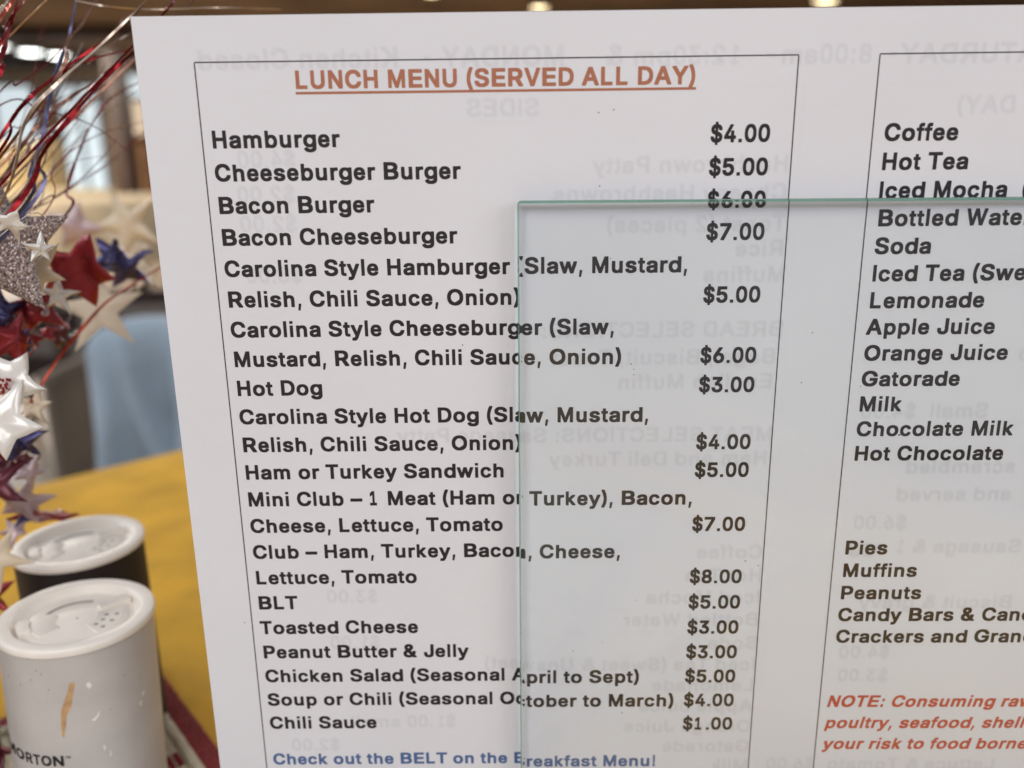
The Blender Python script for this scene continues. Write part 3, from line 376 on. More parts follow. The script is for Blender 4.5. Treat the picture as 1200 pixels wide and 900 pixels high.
so = o.modifiers.new('thickness', 'SOLIDIFY'); so.thickness = .002
tag(o, 'pale blue cloth draped in folds over a chair back beyond the yellow table', 'cloth')

# ================================================================ OUR TABLE
TZ = -192
E1 = Vector((.7298, .6837, 0)); EN = Vector((-.6837, .7298, 0))     # along the far edge / out over it
def T2(e, n, z): return E1 * e + EN * n + Vector((0, 0, z))
NF = 556
M_cloth = mat('yellow_tablecloth', srgb(212, 160, 42), .85, var=.2, scale=26, bump=1, bscale=420)
M_tabwood = mat('table_wood', srgb(90, 62, 42), .5, var=.2, scale=10)
t = thing('table', T2(0, 176, FZ), 'square table with a yellow cloth that carries the menu and the shakers', 'table')
H = 378; C0 = (0, NF - H - 2)
def sq(mb, h, z0, z1):
    vs = [T2(C0[0] + a * h, C0[1] + b * h, z) for z in (z0, z1) for a, b in ((-1,-1),(1,-1),(1,1),(-1,1))]
    return mb.add(vs, [(0,3,2,1),(4,5,6,7),(0,1,5,4),(1,2,6,5),(2,3,7,6),(3,0,4,7)])
sq(MB(), H - 4, TZ - 28, TZ - 2).build('tabletop', M_tabwood, t)
cc = T2(*C0, 0); MB().lathe([(35, TZ - 28), (35, FZ + 60), (45, FZ + 45), (260, FZ + 20), (260, FZ)], 32, cc).build('pedestal', M_tabwood, t, 40)
cl = MB(); n = 200; ring = []
per = [(-1,-1),(1,-1),(1,1),(-1,1)]
vs = []; prof = [(H - 160, 0, 0), (H - 40, 0, 0), (H - 5, 0, 0), (H - 1, -1.5, 0), (H + 1, -5, 0), (H + 2, -60, .4), (H + 8, -230, 1)]
N = 4 * 50
for h, dz, w in prof:
    for k in range(N):
        s, f = divmod(k, 50); f /= 50
        a, b = per[s], per[(s + 1) % 4]
        x, y = a[0] + (b[0] - a[0]) * f, a[1] + (b[1] - a[1]) * f
        rr = (abs(x) ** 14 + abs(y) ** 14) ** (1 / 14); x /= rr ** .6; y /= rr ** .6
        hh = h + w * 9 * math.sin(k * .55) + w * 5 * math.sin(k * 1.31)
        vs.append(T2(C0[0] + x * hh, C0[1] + y * hh, TZ + dz))
fs = [tuple(range(N))]
for i in range(len(prof) - 1):
    for k in range(N): fs.append((i*N+k, i*N+(k+1)%N, (i+1)*N+(k+1)%N, (i+1)*N+k))
o = cl.add(vs, fs).build('tablecloth', M_cloth, None, 50)
tag(o, 'plain yellow tablecloth spread over the table under the shakers', 'tablecloth')

# ---- placemat: dark red border, white braid, woven cream field
M_red_cl = mat('dark_red_border_cloth', srgb(140, 34, 34), .95, var=.2, scale=160, bump=1, bscale=1500, sheen=.3)
M_braid = mat('white_braid', srgb(214, 202, 178), .95, var=.12, scale=300, bump=1, bscale=2500)
M_field = mat('cream_woven_field', srgb(208, 196, 170), .95, var=.15, scale=260, bump=1, bscale=2500)
M_navy_y = mat('navy_yarn', srgb(44, 58, 86), .95, var=.2, scale=300)
M_red_y = mat('red_yarn', srgb(128, 36, 40), .95, var=.2, scale=300)
s0 = on_level(188, 795, TZ); s1 = on_level(254, 885, TZ)
dv = (s1 - s0).normalized(); nv = Vector((-dv.y, dv.x, 0))           # dv: towards the camera, nv: away to the right
if nv.x < 0: nv = -nv
F = on_level(4, 850, TZ)
k = (F - s0).dot(dv) ; corner = s0 + dv * k                           # far corner of the mat, hidden by the shaker
def PM(a, b, z): return corner + dv * a - nv * b + Vector((0, 0, z - corner.z))
LA, LB, BW = 430, 300, 7.8
tp = thing('placemat', PM(LA / 2, LB / 2, TZ), 'woven placemat with a dark red border and white braid under the white shaker', 'placemat')
def pbox(a0, a1, b0, b1, z0, z1, mm, name):
    vs = [PM(a, b, z) for z in (z0, z1) for a, b in ((a0,b0),(a1,b0),(a1,b1),(a0,b1))]
    return MB().add(vs, [(0,3,2,1),(4,5,6,7),(0,1,5,4),(1,2,6,5),(2,3,7,6),(3,0,4,7)]).build(name, mm, tp, bevel=.5)
pbox(BW - 1, LA - BW + 1, BW - 1, LB - BW + 1, TZ + .3, TZ + 1.4, M_field, 'woven_field')
pbox(0, LA, 0, BW, TZ + .3, TZ + 2.2, M_red_cl, 'border'); pbox(0, LA, LB - BW, LB, TZ + .3, TZ + 2.2, M_red_cl, 'border')
pbox(0, BW, BW, LB - BW, TZ + .3, TZ + 2.2, M_red_cl, 'border'); pbox(LA - BW, LA, BW, LB - BW, TZ + .3, TZ + 2.2, M_red_cl, 'border')
for a0, b0, a1, b1 in ((BW, BW, LA - BW, BW), (BW, BW, BW, LB - BW), (LA - BW, BW, LA - BW, LB - BW), (BW, LB - BW, LA - BW, LB - BW)):
    L = math.hypot(a1 - a0, b1 - b0); mb = MB(); ns = int(L / .75)
    ua, ub = (a1 - a0) / L, (b1 - b0) / L
    for ph in (0, math.pi * 2 / 3, math.pi * 4 / 3):
        pts = []
        for q in range(ns + 1):
            s = L * q / ns; an = s * 1.5 + ph
            pts.append(PM(a0 + ua * s - ub * math.cos(an) * .9, b0 + ub * s + ua * math.cos(an) * .9, TZ + 2.6 + math.sin(an) * .9))
        mb.tube(pts, .85, 5)
    mb.build('braid', M_braid, tp, 60)
random.seed(9)
rl = MB()                                                    # ribbed red weave of the border
def knot(mb, a, b, z, w):
    a += random.uniform(-.15, .15); b += random.uniform(-.15, .15); h_ = random.uniform(.5, .9)
    vs = [PM(a - w, b - w, z - .3), PM(a + w, b - w, z - .3), PM(a + w, b + w, z - .3), PM(a - w, b + w, z - .3),
          PM(a - w * .45, b - w * .5, z + h_), PM(a + w * .45, b - w * .5, z + h_), PM(a + w * .45, b + w * .5, z + h_), PM(a - w * .45, b + w * .5, z + h_)]
    mb.add(vs, [(4,5,6,7),(0,1,5,4),(1,2,6,5),(2,3,7,6),(3,0,4,7)])
for i in range(210):
    for j in range(5):
        knot(rl, .2 + i * 1.6 + (.8 if j % 2 else 0), .1 + j * 1.6, TZ + 2.2, .85)
        if i * 1.6 < LB: knot(rl, .1 + j * 1.6, 8 + i * 1.6, TZ + 2.2, .85)
tag(rl.build('border_weave', M_red_cl, tp, 80), kind='stuff')
random.seed(3)
loops = [MB(), MB(), MB()]
for i in range(0, 120):
    for j in range(0, 60):
        a = BW + 3.2 + i * 2.6; b = BW + 3.2 + j * 2.6
        if a > 310 or b > LB - BW - 3: continue
        I, J = i // 3, j // 3
        c = 0
        if (I + J) % 4 == 2 and J % 2 == 0: c = 1
        if (I - J) % 6 == 0 and J % 3 == 1: c = 2
        z = TZ + 1.4 + random.random() * .25; w = 1.15
        vs = [PM(a - w, b - w, z - .4), PM(a + w, b - w, z - .4), PM(a + w, b + w, z - .4), PM(a - w, b + w, z - .4),
              PM(a - w * .5, b - w * .6, z + .8), PM(a + w * .5, b - w * .6, z + .8), PM(a + w * .5, b + w * .6, z + .8), PM(a - w * .5, b + w * .6, z + .8)]
        loops[c].add(vs, [(4,5,6,7),(0,1,5,4),(1,2,6,5),(2,3,7,6),(3,0,4,7)])
for mb, mm, nm in zip(loops, (M_field, M_red_y, M_navy_y), ('cream_loops', 'red_loops', 'navy_loops')):
    tag(mb.build(nm, mm, tp, 80), kind='stuff')

# ================================================================ SHAKERS
M_lid = mat('white_plastic_lid', srgb(236, 228, 218), .30, var=.06, scale=90, bump=.25, bscale=300, spec=.5)
M_can = mat('white_card_tube', srgb(190, 184, 180), .38, var=.09, scale=70, bump=.3, bscale=500)
M_canb = mat('black_card_tube', srgb(28, 19, 19), .6, var=.2, scale=120)
M_hole = mat('hole_shadow_plastic', srgb(150, 142, 134), .8)  # flat grey painted for the shade in the lid holes and flap gap
M_ink = mat('black_label_ink', srgb(22, 20, 22), .5)
S = .817
def shaker(name, cx, cy, zt, rad, body_m, label, marks):
    zb = TZ + (3.0 if name == 'salt_shaker' else 0.15)
    t = thing(name, (cx, cy, zb), label, 'shaker', 'paper shakers with white lids')
    c = (cx, cy, 0); r = rad
    MB().lathe([(.5, zb + .6), (r - 1.2, zb + .6), (r - 1.0, zb), (r - .2, zb), (r - .2, zb + 1), (r - .45, zb + 1.6), (r - .45, zt - 1.7), (r - 1, zt - 1.5)], 128, c).build('tube', body_m, t, 30)
    MB().lathe([(r - .5, zt - 2.25), (r + .02, zt - 2.2), (r + .12, zt - 1.8), (r + .1, zt - .8), (r - .08, zt - .3), (r - .45, zt - .06), (r - 1.0, zt),
                (r - 3.0, zt), (r - 3.5, zt - .15), (r - 3.85, zt - .7), (r - 4.2, zt - 2.2), (r - 4.6, zt - 2.7), (r - 5.6, zt - 2.8),
                (r - 6.4, zt - 2.75), (r - 6.8, zt - 2.2), (r - 7.4, zt - 2.0), (.3, zt - 2.0)], 128, c).build('lid', M_lid, t, 50)
    zf = zt - 2.0
    def P(ang, rr): return Vector((cx + math.cos(ang) * rr * r / 19.6, cy + math.sin(ang) * rr * r / 19.6, 0))
    def arc(a0, a1, ri, ro, z0, z1, nm, mm, n=20, par=None, bev=.25):
        vs = []; fs = []
        for i in range(n + 1):
            a = a0 + (a1 - a0) * i / n
            for rr, z in ((ri, z0), (ro, z0), (ro, z1), (ri, z1)):
                q = P(a, rr); vs.append((q.x, q.y, z))
        for i in range(n):
            for k in range(4): fs.append((i*4+k, i*4+(k+1)%4, (i+1)*4+(k+1)%4, (i+1)*4+k))
        fs += [(0,1,2,3), (n*4+3, n*4+2, n*4+1, n*4)]
        return MB().add(vs, fs).build(nm, mm, t, 40, bevel=bev)
    view = math.atan2(-cy, -cx)                               # towards the camera
    # pour flap (left) with its thumb tab, sifter flap (right) with the hinge ridge
    arc(view + R(150), view + R(232), 8.6, 9.6, zf - .1, zf + .12, 'flap_gap_shade', M_hole, bev=0)
    arc(view - R(128), view - R(52), 5.4, 11.3, zf - .2, zf + .35, 'pour_flap', M_lid)
    arc(view - R(106), view - R(76), 11.4, 14.6, zf - .9, zf + .9, 'thumb_tab', M_lid, 8)
    arc(view + R(104), view + R(122), 6.2, 14.4, zf - .9, zf + 1.0, 'hinge_ridge', M_lid, 6)
    arc(view + R(20), view + R(96), 5.0, 11.8, zf - .2, zf + .22, 'sifter_flap', M_lid)
    for k in range(6):
        a = view + R(34 + 20 * (k % 3)); rr = 7.4 if k < 3 else 10.0
        q = P(a, rr); MB().lathe([(.62, .225), (.05, .225)], 14, (q.x, q.y, zf + .01)).add([], []).build('sifter_hole_shade', M_hole, t)
    return t, c
c1 = Vector((-146.28, 249.90, 0)) * S; c2 = Vector((-173.92, 306.78, 0)) * S
zt = -145.77 * S + .2
t1, _ = shaker('salt_shaker', c1.x, c1.y, zt, 24 * S, M_can, 'scuffed white salt shaker with a white lid, in front of the black one', True)
t2, _ = shaker('pepper_shaker', c2.x, c2.y, -146.59 * S + .2, 24 * S, M_canb, 'black shaker with a white lid, behind the white one', False)
RC = 24 * S - .45
LEAN = Matrix.Rotation(R(2.3), 3, Vector((-c1.y, c1.x, 0)).cross(Vector((0, 0, 1))))
LEAN = Matrix.Rotation(R(2.3), 3, Vector((c1.x, c1.y, 0)).normalized())
PIV = Vector((c1.x, c1.y, zt)); ORG1 = ORG[t1.name]
def cyl(u, v):                                               # where a sight line meets the salt tube: (angle, z)
    LI = LEAN.transposed(); d = LI @ ray(u, v); e = LI @ (-PIV) + PIV - Vector((c1.x, c1.y, 0))
    a = d.x**2 + d.y**2; b = 2 * (d.x * e.x + d.y * e.y); c = e.x**2 + e.y**2 - RC**2
    k = (-b - math.sqrt(max(0, b*b - 4*a*c))) / (2 * a); q = e + d * k + Vector((c1.x, c1.y, 0))
    return math.atan2(q.y - c1.y, q.x - c1.x), q.z
def wrap(a0, z0, dep=.05):
    def fn(X, Y, d): 
        an = a0 + X / RC; return (c1.x + (RC + dep) * math.cos(an), c1.y + (RC + dep) * math.sin(an), z0 - Y)
    return fn
_, zb_ = cyl(62, 898); _, zh_ = cyl(68, 886); caph = zh_ - zb_ + .05
mb = MB()
for ch, u0, u1 in (('M', 12.6, 20.2), ('O', 21.2, 29.6), ('R', 31.2, 38.6), ('T', 39.6, 47.6), ('O', 48.6, 60.6), ('N', 62.2, 75)):
    g_ = glyph_mesh(ch); xs = [q[0] for q in g_[1]]; x0_, x1_ = min(xs), max(xs)
    aa, _ = cyl(u0, 892); ab, _ = cyl(u1, 892)
    mb.add([(c1.x + (RC + .05) * math.cos(aa + (ab - aa) * (gx - x0_) / (x1_ - x0_)), c1.y + (RC + .05) * math.sin(aa + (ab - aa) * (gx - x0_) / (x1_ - x0_)), zb_ + gy / .716 * caph) for gx, gy in g_[1]], g_[2])
mb.build('brand_lettering', M_ink, t1)
mb = MB(); at_, zt_ = cyl(76.5, 889); lay(mb, 'TM', 0, 0, caph * .3, 0, wrap(at_, zt_)); mb.build('trademark_letters', M_ink, t1)
M_stain = mat('orange_scuff', srgb(192, 152, 110), .6, var=.22, scale=420)
M_chip = mat('white_scuff', srgb(232, 228, 224), .6)
def blot(pts, mm, name, dep=.04):                             # outline in photograph points, wrapped on the tube
    vs = []
    for u, v in pts:
        a, z = cyl(u, v); vs.append((c1.x + (RC + dep) * math.cos(a), c1.y + (RC + dep) * math.sin(a), z))
    return MB().add(vs, [tuple(range(len(vs)))]).build(name, mm, t1)
L_ = [(81, 801), (79, 812), (74.5, 824), (71.5, 834), (71.5, 848), (73, 862)]; R_ = [(75, 865), (77.5, 850), (78.5, 838), (84, 827), (85.5, 814), (87.8, 799)]
for i in range(5): blot([L_[i], L_[i+1], R_[4-i], R_[5-i]], M_stain, 'scuff')
for pts in ([(101,801),(105,799),(108,803),(105,807),(101,804)], [(107,844),(113,839),(117,832),(116,839),(111,845)], [(122,872),(124,876),(123,880),(121,875)], [(129,878),(131,884),(129,887)], [(166,812),(170,808),(168,816)], [(163,824),(167,820),(165,828)]):
    blot(pts, M_chip, 'scuff')
M_speck = mat('grey_speck', srgb(105, 98, 92), .7)
for u, v in ((146, 791), (48, 790), (33, 772), (28, 771), (42, 786), (10, 792), (129, 831), (57, 808), (24, 802), (36, 797)):
    blot([(u - .9, v), (u, v - .9), (u + .9, v), (u, v + .8)], M_speck, 'scuff')

t1.rotation_mode = 'XYZ'; t1.rotation_euler = LEAN.to_euler(); t1.location = W(*(LEAN @ (ORG1 - PIV) + PIV))

# ================================================================ MENU CARD
yaw, X0, Y0, Z0, rot, lean = R(-.48942), -74.1731, 177.5176, 27.0529, R(-.073446), R(.289402)
h = Vector((math.cos(yaw), math.sin(yaw), 0)); nn = Vector((-math.sin(yaw), math.cos(yaw), 0))
dd = Vector((0, 0, -1)) * math.cos(lean) - nn * math.sin(lean)
hx = h * math.cos(rot) + dd * math.sin(rot); dx = dd * math.cos(rot) - h * math.sin(rot)
fr = hx.cross(dx)                                             # into the sheet (away from the camera)
if fr.y < 0: fr = -fr
def frame(o, org):
    mm = Matrix((hx, fr, -dx)).transposed().to_4x4(); mm.translation = W(*org); o.matrix_world = mm
menu = bpy.data.objects.new('menu_card', None); COL.objects.link(menu); menu.empty_display_size = .02
frame(menu, (X0, Y0, Z0)); tag(menu, 'white upright menu sheet printed with lunch items, drinks and prices', 'menu')
PW, PH, PT = 279.4, 215.9, .42
M_paper = mat('white_menu_paper', srgb(222, 221, 226), .6, var=.03, scale=14, bump=.3, bscale=220, spec=.3)
M_print = mat('black_print', srgb(44, 38, 41), .5, var=.12, scale=700, spec=.3)
M_oprint = mat('orange_print', srgb(172, 110, 84), .5, var=.08, scale=700, spec=.3)
M_bprint = mat('blue_print', srgb(78, 104, 150), .5, var=.08, scale=700, spec=.3)
M_rprint = mat('red_print', srgb(190, 84, 66), .5, var=.08, scale=700, spec=.3)
M_rule = mat('thin_rule_print', srgb(66, 60, 62), .5)
# gently bowed sheet
def bow(x, y): return .35 * math.sin(x / PW * 5.2 + .5) * math.sin(y / PH * 3.0) 
nx, ny = 56, 44; vs = []; fs = []
for dpt in (0, PT):
    for j in range(ny):
        for i in range(nx):
            x = PW * i / (nx - 1); y = PH * j / (ny - 1); vs.append((x, bow(x, y) + dpt, -y))
for k in range(2):
    for j in range(ny - 1):
        for i in range(nx - 1):
            q = k*nx*ny + j*nx + i; fs.append((q, q+1, q+nx+1, q+nx))
def rim(ids):
    for a, b in zip(ids, ids[1:]): fs.append((a, b, b + nx*ny, a + nx*ny))
rim(list(range(nx))); rim([(ny-1)*nx + i for i in range(nx)]); rim([j*nx for j in range(ny)]); rim([j*nx + nx - 1 for j in range(ny)])
MB().add(vs, fs).build('sheet', M_paper, menu, 40, world=False)
def sheet_fn(X, Y, d): return (X, bow(X, Y) - d, -Y)
def line(s, x, y, em, mm, name, right=False, slant=0, mirror=False, d=.035):
    mb = MB()
    if right: x = x - (width(s) - .04) * em
    lay(mb, s, x, y, em, d, sheet_fn, mirror, slant); return mb.build(name, mm, menu, world=False)
def rule(x0, y0, x1, y1, w, mm, name, d=.03):
    mb = MB(); n = max(2, int(max(abs(x1-x0), abs(y1-y0)) / 4)); vs = []; fs = []
    vert = abs(y1-y0) > abs(x1-x0)
    for i in range(n + 1):
        x = x0 + (x1-x0)*i/n; y = y0 + (y1-y0)*i/n
        for s in (-w/2, w/2): vs.append(sheet_fn(x + (s if vert else 0), y + (0 if vert else s), d))
    for i in range(n): fs.append((2*i, 2*i+1, 2*i+3, 2*i+2))
    return mb.add(vs, fs).build(name, mm, menu, world=False)
EM = 4.935; L1 = 6.562; B0 = 25.12; LX = 13.35
rule(11.64, 8.6, 131.5, 8.6, .26, M_rule, 'column_border'); rule(11.64, 8.73, 11.64, 206, .26, M_rule, 'column_border'); rule(131.5, 8.73, 131.5, 206, .26, M_rule, 'column_border')
rule(147.5, 8.6, 267.4, 8.6, .26, M_rule, 'column_border'); rule(147.5, 8.73, 147.5, 206, .26, M_rule, 'column_border'); rule(267.4, 8.73, 267.4, 206, .26, M_rule, 'column_border')
line('LUNCH MENU (SERVED ALL DAY)', 31.2, 13.85, 4.9, M_oprint, 'heading_line'); rule(31.4, 14.62, 111.5, 14.62, .5, M_oprint, 'heading_underline')
items = ['Hamburger', 'Cheeseburger Burger', 'Bacon Burger', 'Bacon Cheeseburger', 'Carolina Style Hamburger (Slaw, Mustard,', 'Relish, Chili Sauce, Onion)',
 'Carolina Style Cheeseburger (Slaw,', 'Mustard, Relish, Chili Sauce, Onion)', 'Hot Dog', 'Carolina Style Hot Dog (Slaw, Mustard,', 'Relish, Chili Sauce, Onion)',
 'Ham or Turkey Sandwich', 'Mini Club – 1 Meat (Ham or Turkey), Bacon,', 'Cheese, Lettuce, Tomato', 'Club – Ham, Turkey, Bacon, Cheese,', 'Lettuce, Tomato', 'BLT',
 'Toasted Cheese', 'Peanut Butter & Jelly', 'Chicken Salad (Seasonal April to Sept)', 'Soup or Chili (Seasonal October to March)', 'Chili Sauce']
for k, s in enumerate(items): line(s, LX, B0 + L1 * k, EM, M_print, 'menu_line')
line('Check out the BELT on the Breakfast Menu!', 13.3, B0 + L1 * 22.58, 4.59, M_bprint, 'menu_line')
for k, s in {0: 4, 1: 5, 2: 6, 3: 7, 5: 5, 7: 6, 8: 3, 10: 4, 11: 5, 13: 7, 15: 8, 16: 5, 17: 3, 18: 3, 19: 5, 20: 4, 21: 1}.items():
    line('$%d.00' % s, 126.85, B0 - .04 + L1 * k, EM, M_print, 'price_line', right=True)
drinks = ['Coffee', 'Hot Tea', 'Iced Mocha  (Hot Chocolate)', 'Bottled Water', 'Soda', 'Iced Tea (Sweet & Unsweet)', 'Lemonade', 'Apple Juice', 'Orange Juice', 'Gatorade', 'Milk', 'Chocolate Milk', 'Hot Chocolate']
for k, s in enumerate(drinks): line(s, 149.75, 25.2 + 5.6976 * k, 4.88, M_print, 'menu_line')
for k, s in enumerate(['Pies', 'Muffins', 'Peanuts', 'Candy Bars & Candy', 'Crackers and Granola Bars']): line(s, 149.75, 25.2 + 5.6976 * (16 + k), 4.88, M_print, 'menu_line')
for k, s in enumerate(['NOTE: Consuming raw', 'poultry, seafood, shellfish', 'your risk to food borne']): line(s, 149.0, 156.6 + 5.93 * k, 4.54, M_rprint, 'note_line', slant=.21)

# the print of the other side, showing faintly through the paper
def ghost(strength):
    m = bpy.data.materials.new('show_through_print'); m.use_nodes = True; nt = m.node_tree; nt.nodes.clear()
    o = nt.nodes.new('ShaderNodeOutputMaterial'); mx = nt.nodes.new('ShaderNodeMixShader'); tr = nt.nodes.new('ShaderNodeBsdfTransparent'); df = nt.nodes.new('ShaderNodeBsdfDiffuse')
    df.inputs[0].default_value = srgb(96, 98, 120); mx.inputs[0].default_value = strength
    nt.links.new(tr.outputs[0], mx.inputs[1]); nt.links.new(df.outputs[0], mx.inputs[2]); nt.links.new(mx.outputs[0], o.inputs[0]); return m
MG = ghost(.0105)
GH = [('Kitchen Closed', 52.6, 10.1, 5.55), ('-', 59, 10.1, 5.55), ('MONDAY', 85.5, 10.2, 5.55), ('&', 97, 10.2, 5.55), ('12:30pm', 120.1, 10.3, 5.3), ('-', 127, 10.3, 5.5), ('8:00am', 146.1, 10.4, 5.3), ('-', 151, 10.4, 5.5), ('SATURDAY', 182, 10.6, 5.5), ('-', 187, 10.6, 5.5), ('FRIDAY', 210, 10.6, 5.5),
 ('SIDES', 80.4, 19.6, 5.0), ('Hashbrown Patty', 131.3, 31.0, 4.93), ('Cheesy Hashbrowns', 131.3, 36.7, 4.93), ('Toast (2 pieces)', 131.3, 43.1, 4.93), ('Rice', 131.3, 48.2, 4.93), ('Muffins', 132, 53.6, 4.93),
 ('BREAD SELECTIONS:', 132.5, 65.3, 4.93), ('Bagel, Biscuit, Toast', 131.3, 71.3, 4.93), ('English Muffin', 131.0, 76.8, 4.93), ('MEAT SELECTIONS: Sausage Patty', 131.8, 88.9, 4.93), ('Ham and Deli Turkey', 131, 94.5, 4.93),
 ('Coffee', 131.4, 117.3, 4.93), ('Hot Tea', 131.8, 123.2, 4.93), ('Iced Mocha', 131.7, 128.8, 4.93), ('Bottled Water', 131.7, 134.6, 4.93), ('Soda', 131.8, 140.8, 4.93), ('Iced Tea (Sweet & Unsweet)', 131.7, 146.5, 4.93),
 ('Lemonade', 131.6, 152.2, 4.93), ('Apple Juice', 131.6, 157.9, 4.93), ('Orange Juice', 131.6, 163.6, 4.93), ('Gatorade', 131.6, 169.2, 4.93), ('Milk', 131.6, 174.8, 4.93),
 ('$4.00', 30.5, 29.1, 4.9), ('$2.00', 29.8, 36.1, 4.9), ('$2.00', 29.8, 42.1, 4.9), ('$3.00', 30, 52.8, 4.9), ('$3.00', 42, 128.6, 4.9), ('$1.00', 42, 140.8, 4.9), ('$1.00 small', 59.5, 162.8, 4.9), ('$2.00', 30.5, 169.3, 4.9),
 ('(SERVED ALL DAY)', 210, 20.1, 4.93), ('Small  $4.00', 178.3, 83.8, 4.9), ('scrambled', 186, 96.7, 4.9), ('and served', 186, 103.3, 4.9), ('$6.00', 163.4, 110.2, 4.9), ('Sausage & 1 egg', 190, 116.1, 4.9), ('Biscuit & gravy', 190, 130.2, 4.9),
 ('$4.00', 163, 143.3, 4.9), ('$3.00', 163.3, 149.6, 4.9), ('Lettuce & Tomato  $6.00', 192, 174.4, 4.9), ('Large', 205, 60, 4.9), ('& Cheese', 205, 71, 4.9)]
for s, x, y, em in GH:
    mb = MB()
    for ox, oy, d in ((0, 0, .008), (.26, .08, .012), (-.24, -.12, .016), (.06, .28, .020), (-.08, -.27, .024)):
        lay(mb, s, x + ox, y + oy, em, d, sheet_fn, True)
    mb.build('show_through_line', MG, menu, world=False)
for x0, y0, x1, y1 in ((80.4, 20.6, 66.5, 20.6), (132.5, 66.3, 84, 66.3), (131.8, 89.9, 92, 89.9)): rule(x1, y1, x0, y0, .5, MG, 'show_through_rule', .01)
for x0, y0, x1, y1 in ((13.2, 14.3, 30, 14.3), (112.5, 14.3, 133.1, 14.3), (13.2, 14.3, 13.2, 206), (133.1, 14.3, 133.1, 206), (147.8, 14.3, 266, 14.3)): rule(x0, y0, x1, y1, .3, MG, 'show_through_rule', .01)
for x, y in ((95.2, 18.5), (92.2, 19.0), (92.6, 33.4), (9.9, 133.5), (152.5, 30), (138.5, 64.5), (137, 75.5), (130.5, 119), (100, 158), (63.5, 66.6), (24.5, 30), (88, 141)):
    mb = MB(); w = .18; mb.add([sheet_fn(x - w, y, .03), sheet_fn(x, y - w, .03), sheet_fn(x + w * .8, y, .03), sheet_fn(x, y + w, .03)], [(0, 1, 2, 3)]); mb.build('print_speck', M_rule, menu, world=False)

# ================================================================ GLASS PANE in front of the sheet
gm = bpy.data.materials.new('clear_green_edged_glass'); gm.use_nodes = True; nt = gm.node_tree; p = nt.nodes['Principled BSDF']
p.inputs['Base Color'].default_value = (1, 1, 1, 1); p.inputs['Roughness'].default_value = 0; p.inputs['IOR'].default_value = 1.43; p.inputs['Transmission Weight'].default_value = 1
va = nt.nodes.new('ShaderNodeVolumeAbsorption'); va.inputs['Color'].default_value = (.15, .85, 1.0, 1); va.inputs['Density'].default_value = 15
nt.links.new(va.outputs[0], nt.nodes['Material Output'].inputs['Volume'])
GT = 2.7
ge = bpy.data.materials.new('ground_green_glass_edge'); ge.use_nodes = True; p = ge.node_tree.nodes['Principled BSDF']
p.inputs['Base Color'].default_value = (.20, .55, .43, 1); p.inputs['Roughness'].default_value = .18; p.inputs['IOR'].default_value = 1.5; p.inputs['Transmission Weight'].default_value = .85
pane = MB().box((0, 0, -170), (203, GT, 0)).build('glass_pane', [gm, ge], None, world=False)
bm = bmesh.new(); bm.from_mesh(pane.data)
bmesh.ops.bevel(bm, geom=list(bm.edges), offset=.00085, segments=5, affect='EDGES', profile=.5)
for f_ in bm.faces: f_.material_index = 1 if abs(f_.normal.z) > .25 or abs(f_.normal.x) > .6 else 0
bm.to_mesh(pane.data); bm.free(); pane.data.shade_smooth(); pane.data.set_sharp_from_angle(angle=R(50))
gap = .8
org = Vector((X0, Y0, Z0)) + hx * 75.6 + dx * 36.05 + fr * (-gap - GT)
mm = Matrix((hx, fr, -dx)).transposed().to_4x4(); mm.translation = W(*org); pane.matrix_world = mm @ Matrix.Rotation(R(.2), 4, 'Y')
tag(pane, 'clear glass sheet with green edges standing in front of the lunch prices', 'glass')

M_dust = mat('grey_dust', srgb(120, 116, 112), .8)
for u, v, w in ((710, 297, .13), (733, 413, .16), (736, 419, .12), (736, 425, .10), (1034, 497, .25), (738, 703, .10), (700, 759, .10), (862, 652, .16), (990, 440, .12), (821, 545, .1)):
    x_, y_ = (u - 606) * .1815, (v - 236) * .193
    x_ *= 1 + (v - 236) * .00025
    MB().box((x_ - w, -.06, -y_ - w * .7), (x_ + w * .8, -.01, -y_ + w)).build('dust_speck', M_dust, pane, world=False)

# low wooden stand that holds sheet and glass upright (below the picture)
st = bpy.data.objects.new('menu_stand', None); COL.objects.link(st); st.empty_display_size = .02
frame(st, tuple(Vector((X0, Y0, Z0)) + dx * 219)); tag(st, 'low dark wooden block that holds the menu sheet and the glass upright', 'stand')
M_stand = mat('dark_stand_wood', srgb(70, 48, 36), .45, var=.25, scale=30)
MB().box((30, -30, -.2), (250, -4.2, 16)).build('front_rail', M_stand, st, world=False, bevel=1)
MB().box((30, 1.2, -.2), (250, 30, 16)).build('rear_rail', M_stand, st, world=False, bevel=1)
MB().box((30, -4.2, -.2), (250, 1.2, 2.2)).build('slot_floor', M_stand, st, world=False)

# ================================================================ TINSEL SPRAY AND STAR GARLAND
def foil(name, col, rough=.3): return mat(name, col, rough, 1.0, var=.25, scale=260, bump=1.0, bscale=240)
F_red = foil('red_foil', srgb(132, 34, 40), .26); F_orange = foil('orange_red_foil', srgb(178, 68, 48)); F_silver = foil('silver_foil', srgb(190, 180, 178), .25)
F_gold = foil('pale_gold_foil', srgb(214, 194, 176), .28); F_blue = foil('blue_foil', srgb(96, 94, 124)); F_brown = foil('bronze_foil', srgb(140, 106, 92)); F_plum = foil('plum_foil', srgb(120, 44, 66))
S_cream = mat('cream_star_plastic', srgb(208, 190, 164), .42, .0, var=.08, scale=90, coat=.12)
S_white = mat('pearl_white_star', srgb(226, 220, 214), .22, .15, var=.06, scale=120, bump=.4, bscale=160, coat=.8)
S_red = mat('red_star_foil', srgb(140, 34, 42), .34, .6, var=.35, scale=170, bump=1, bscale=320, coat=.3)
S_maroon = mat('maroon_star_foil', srgb(84, 20, 34), .3, .4, var=.2, scale=140, coat=.3)
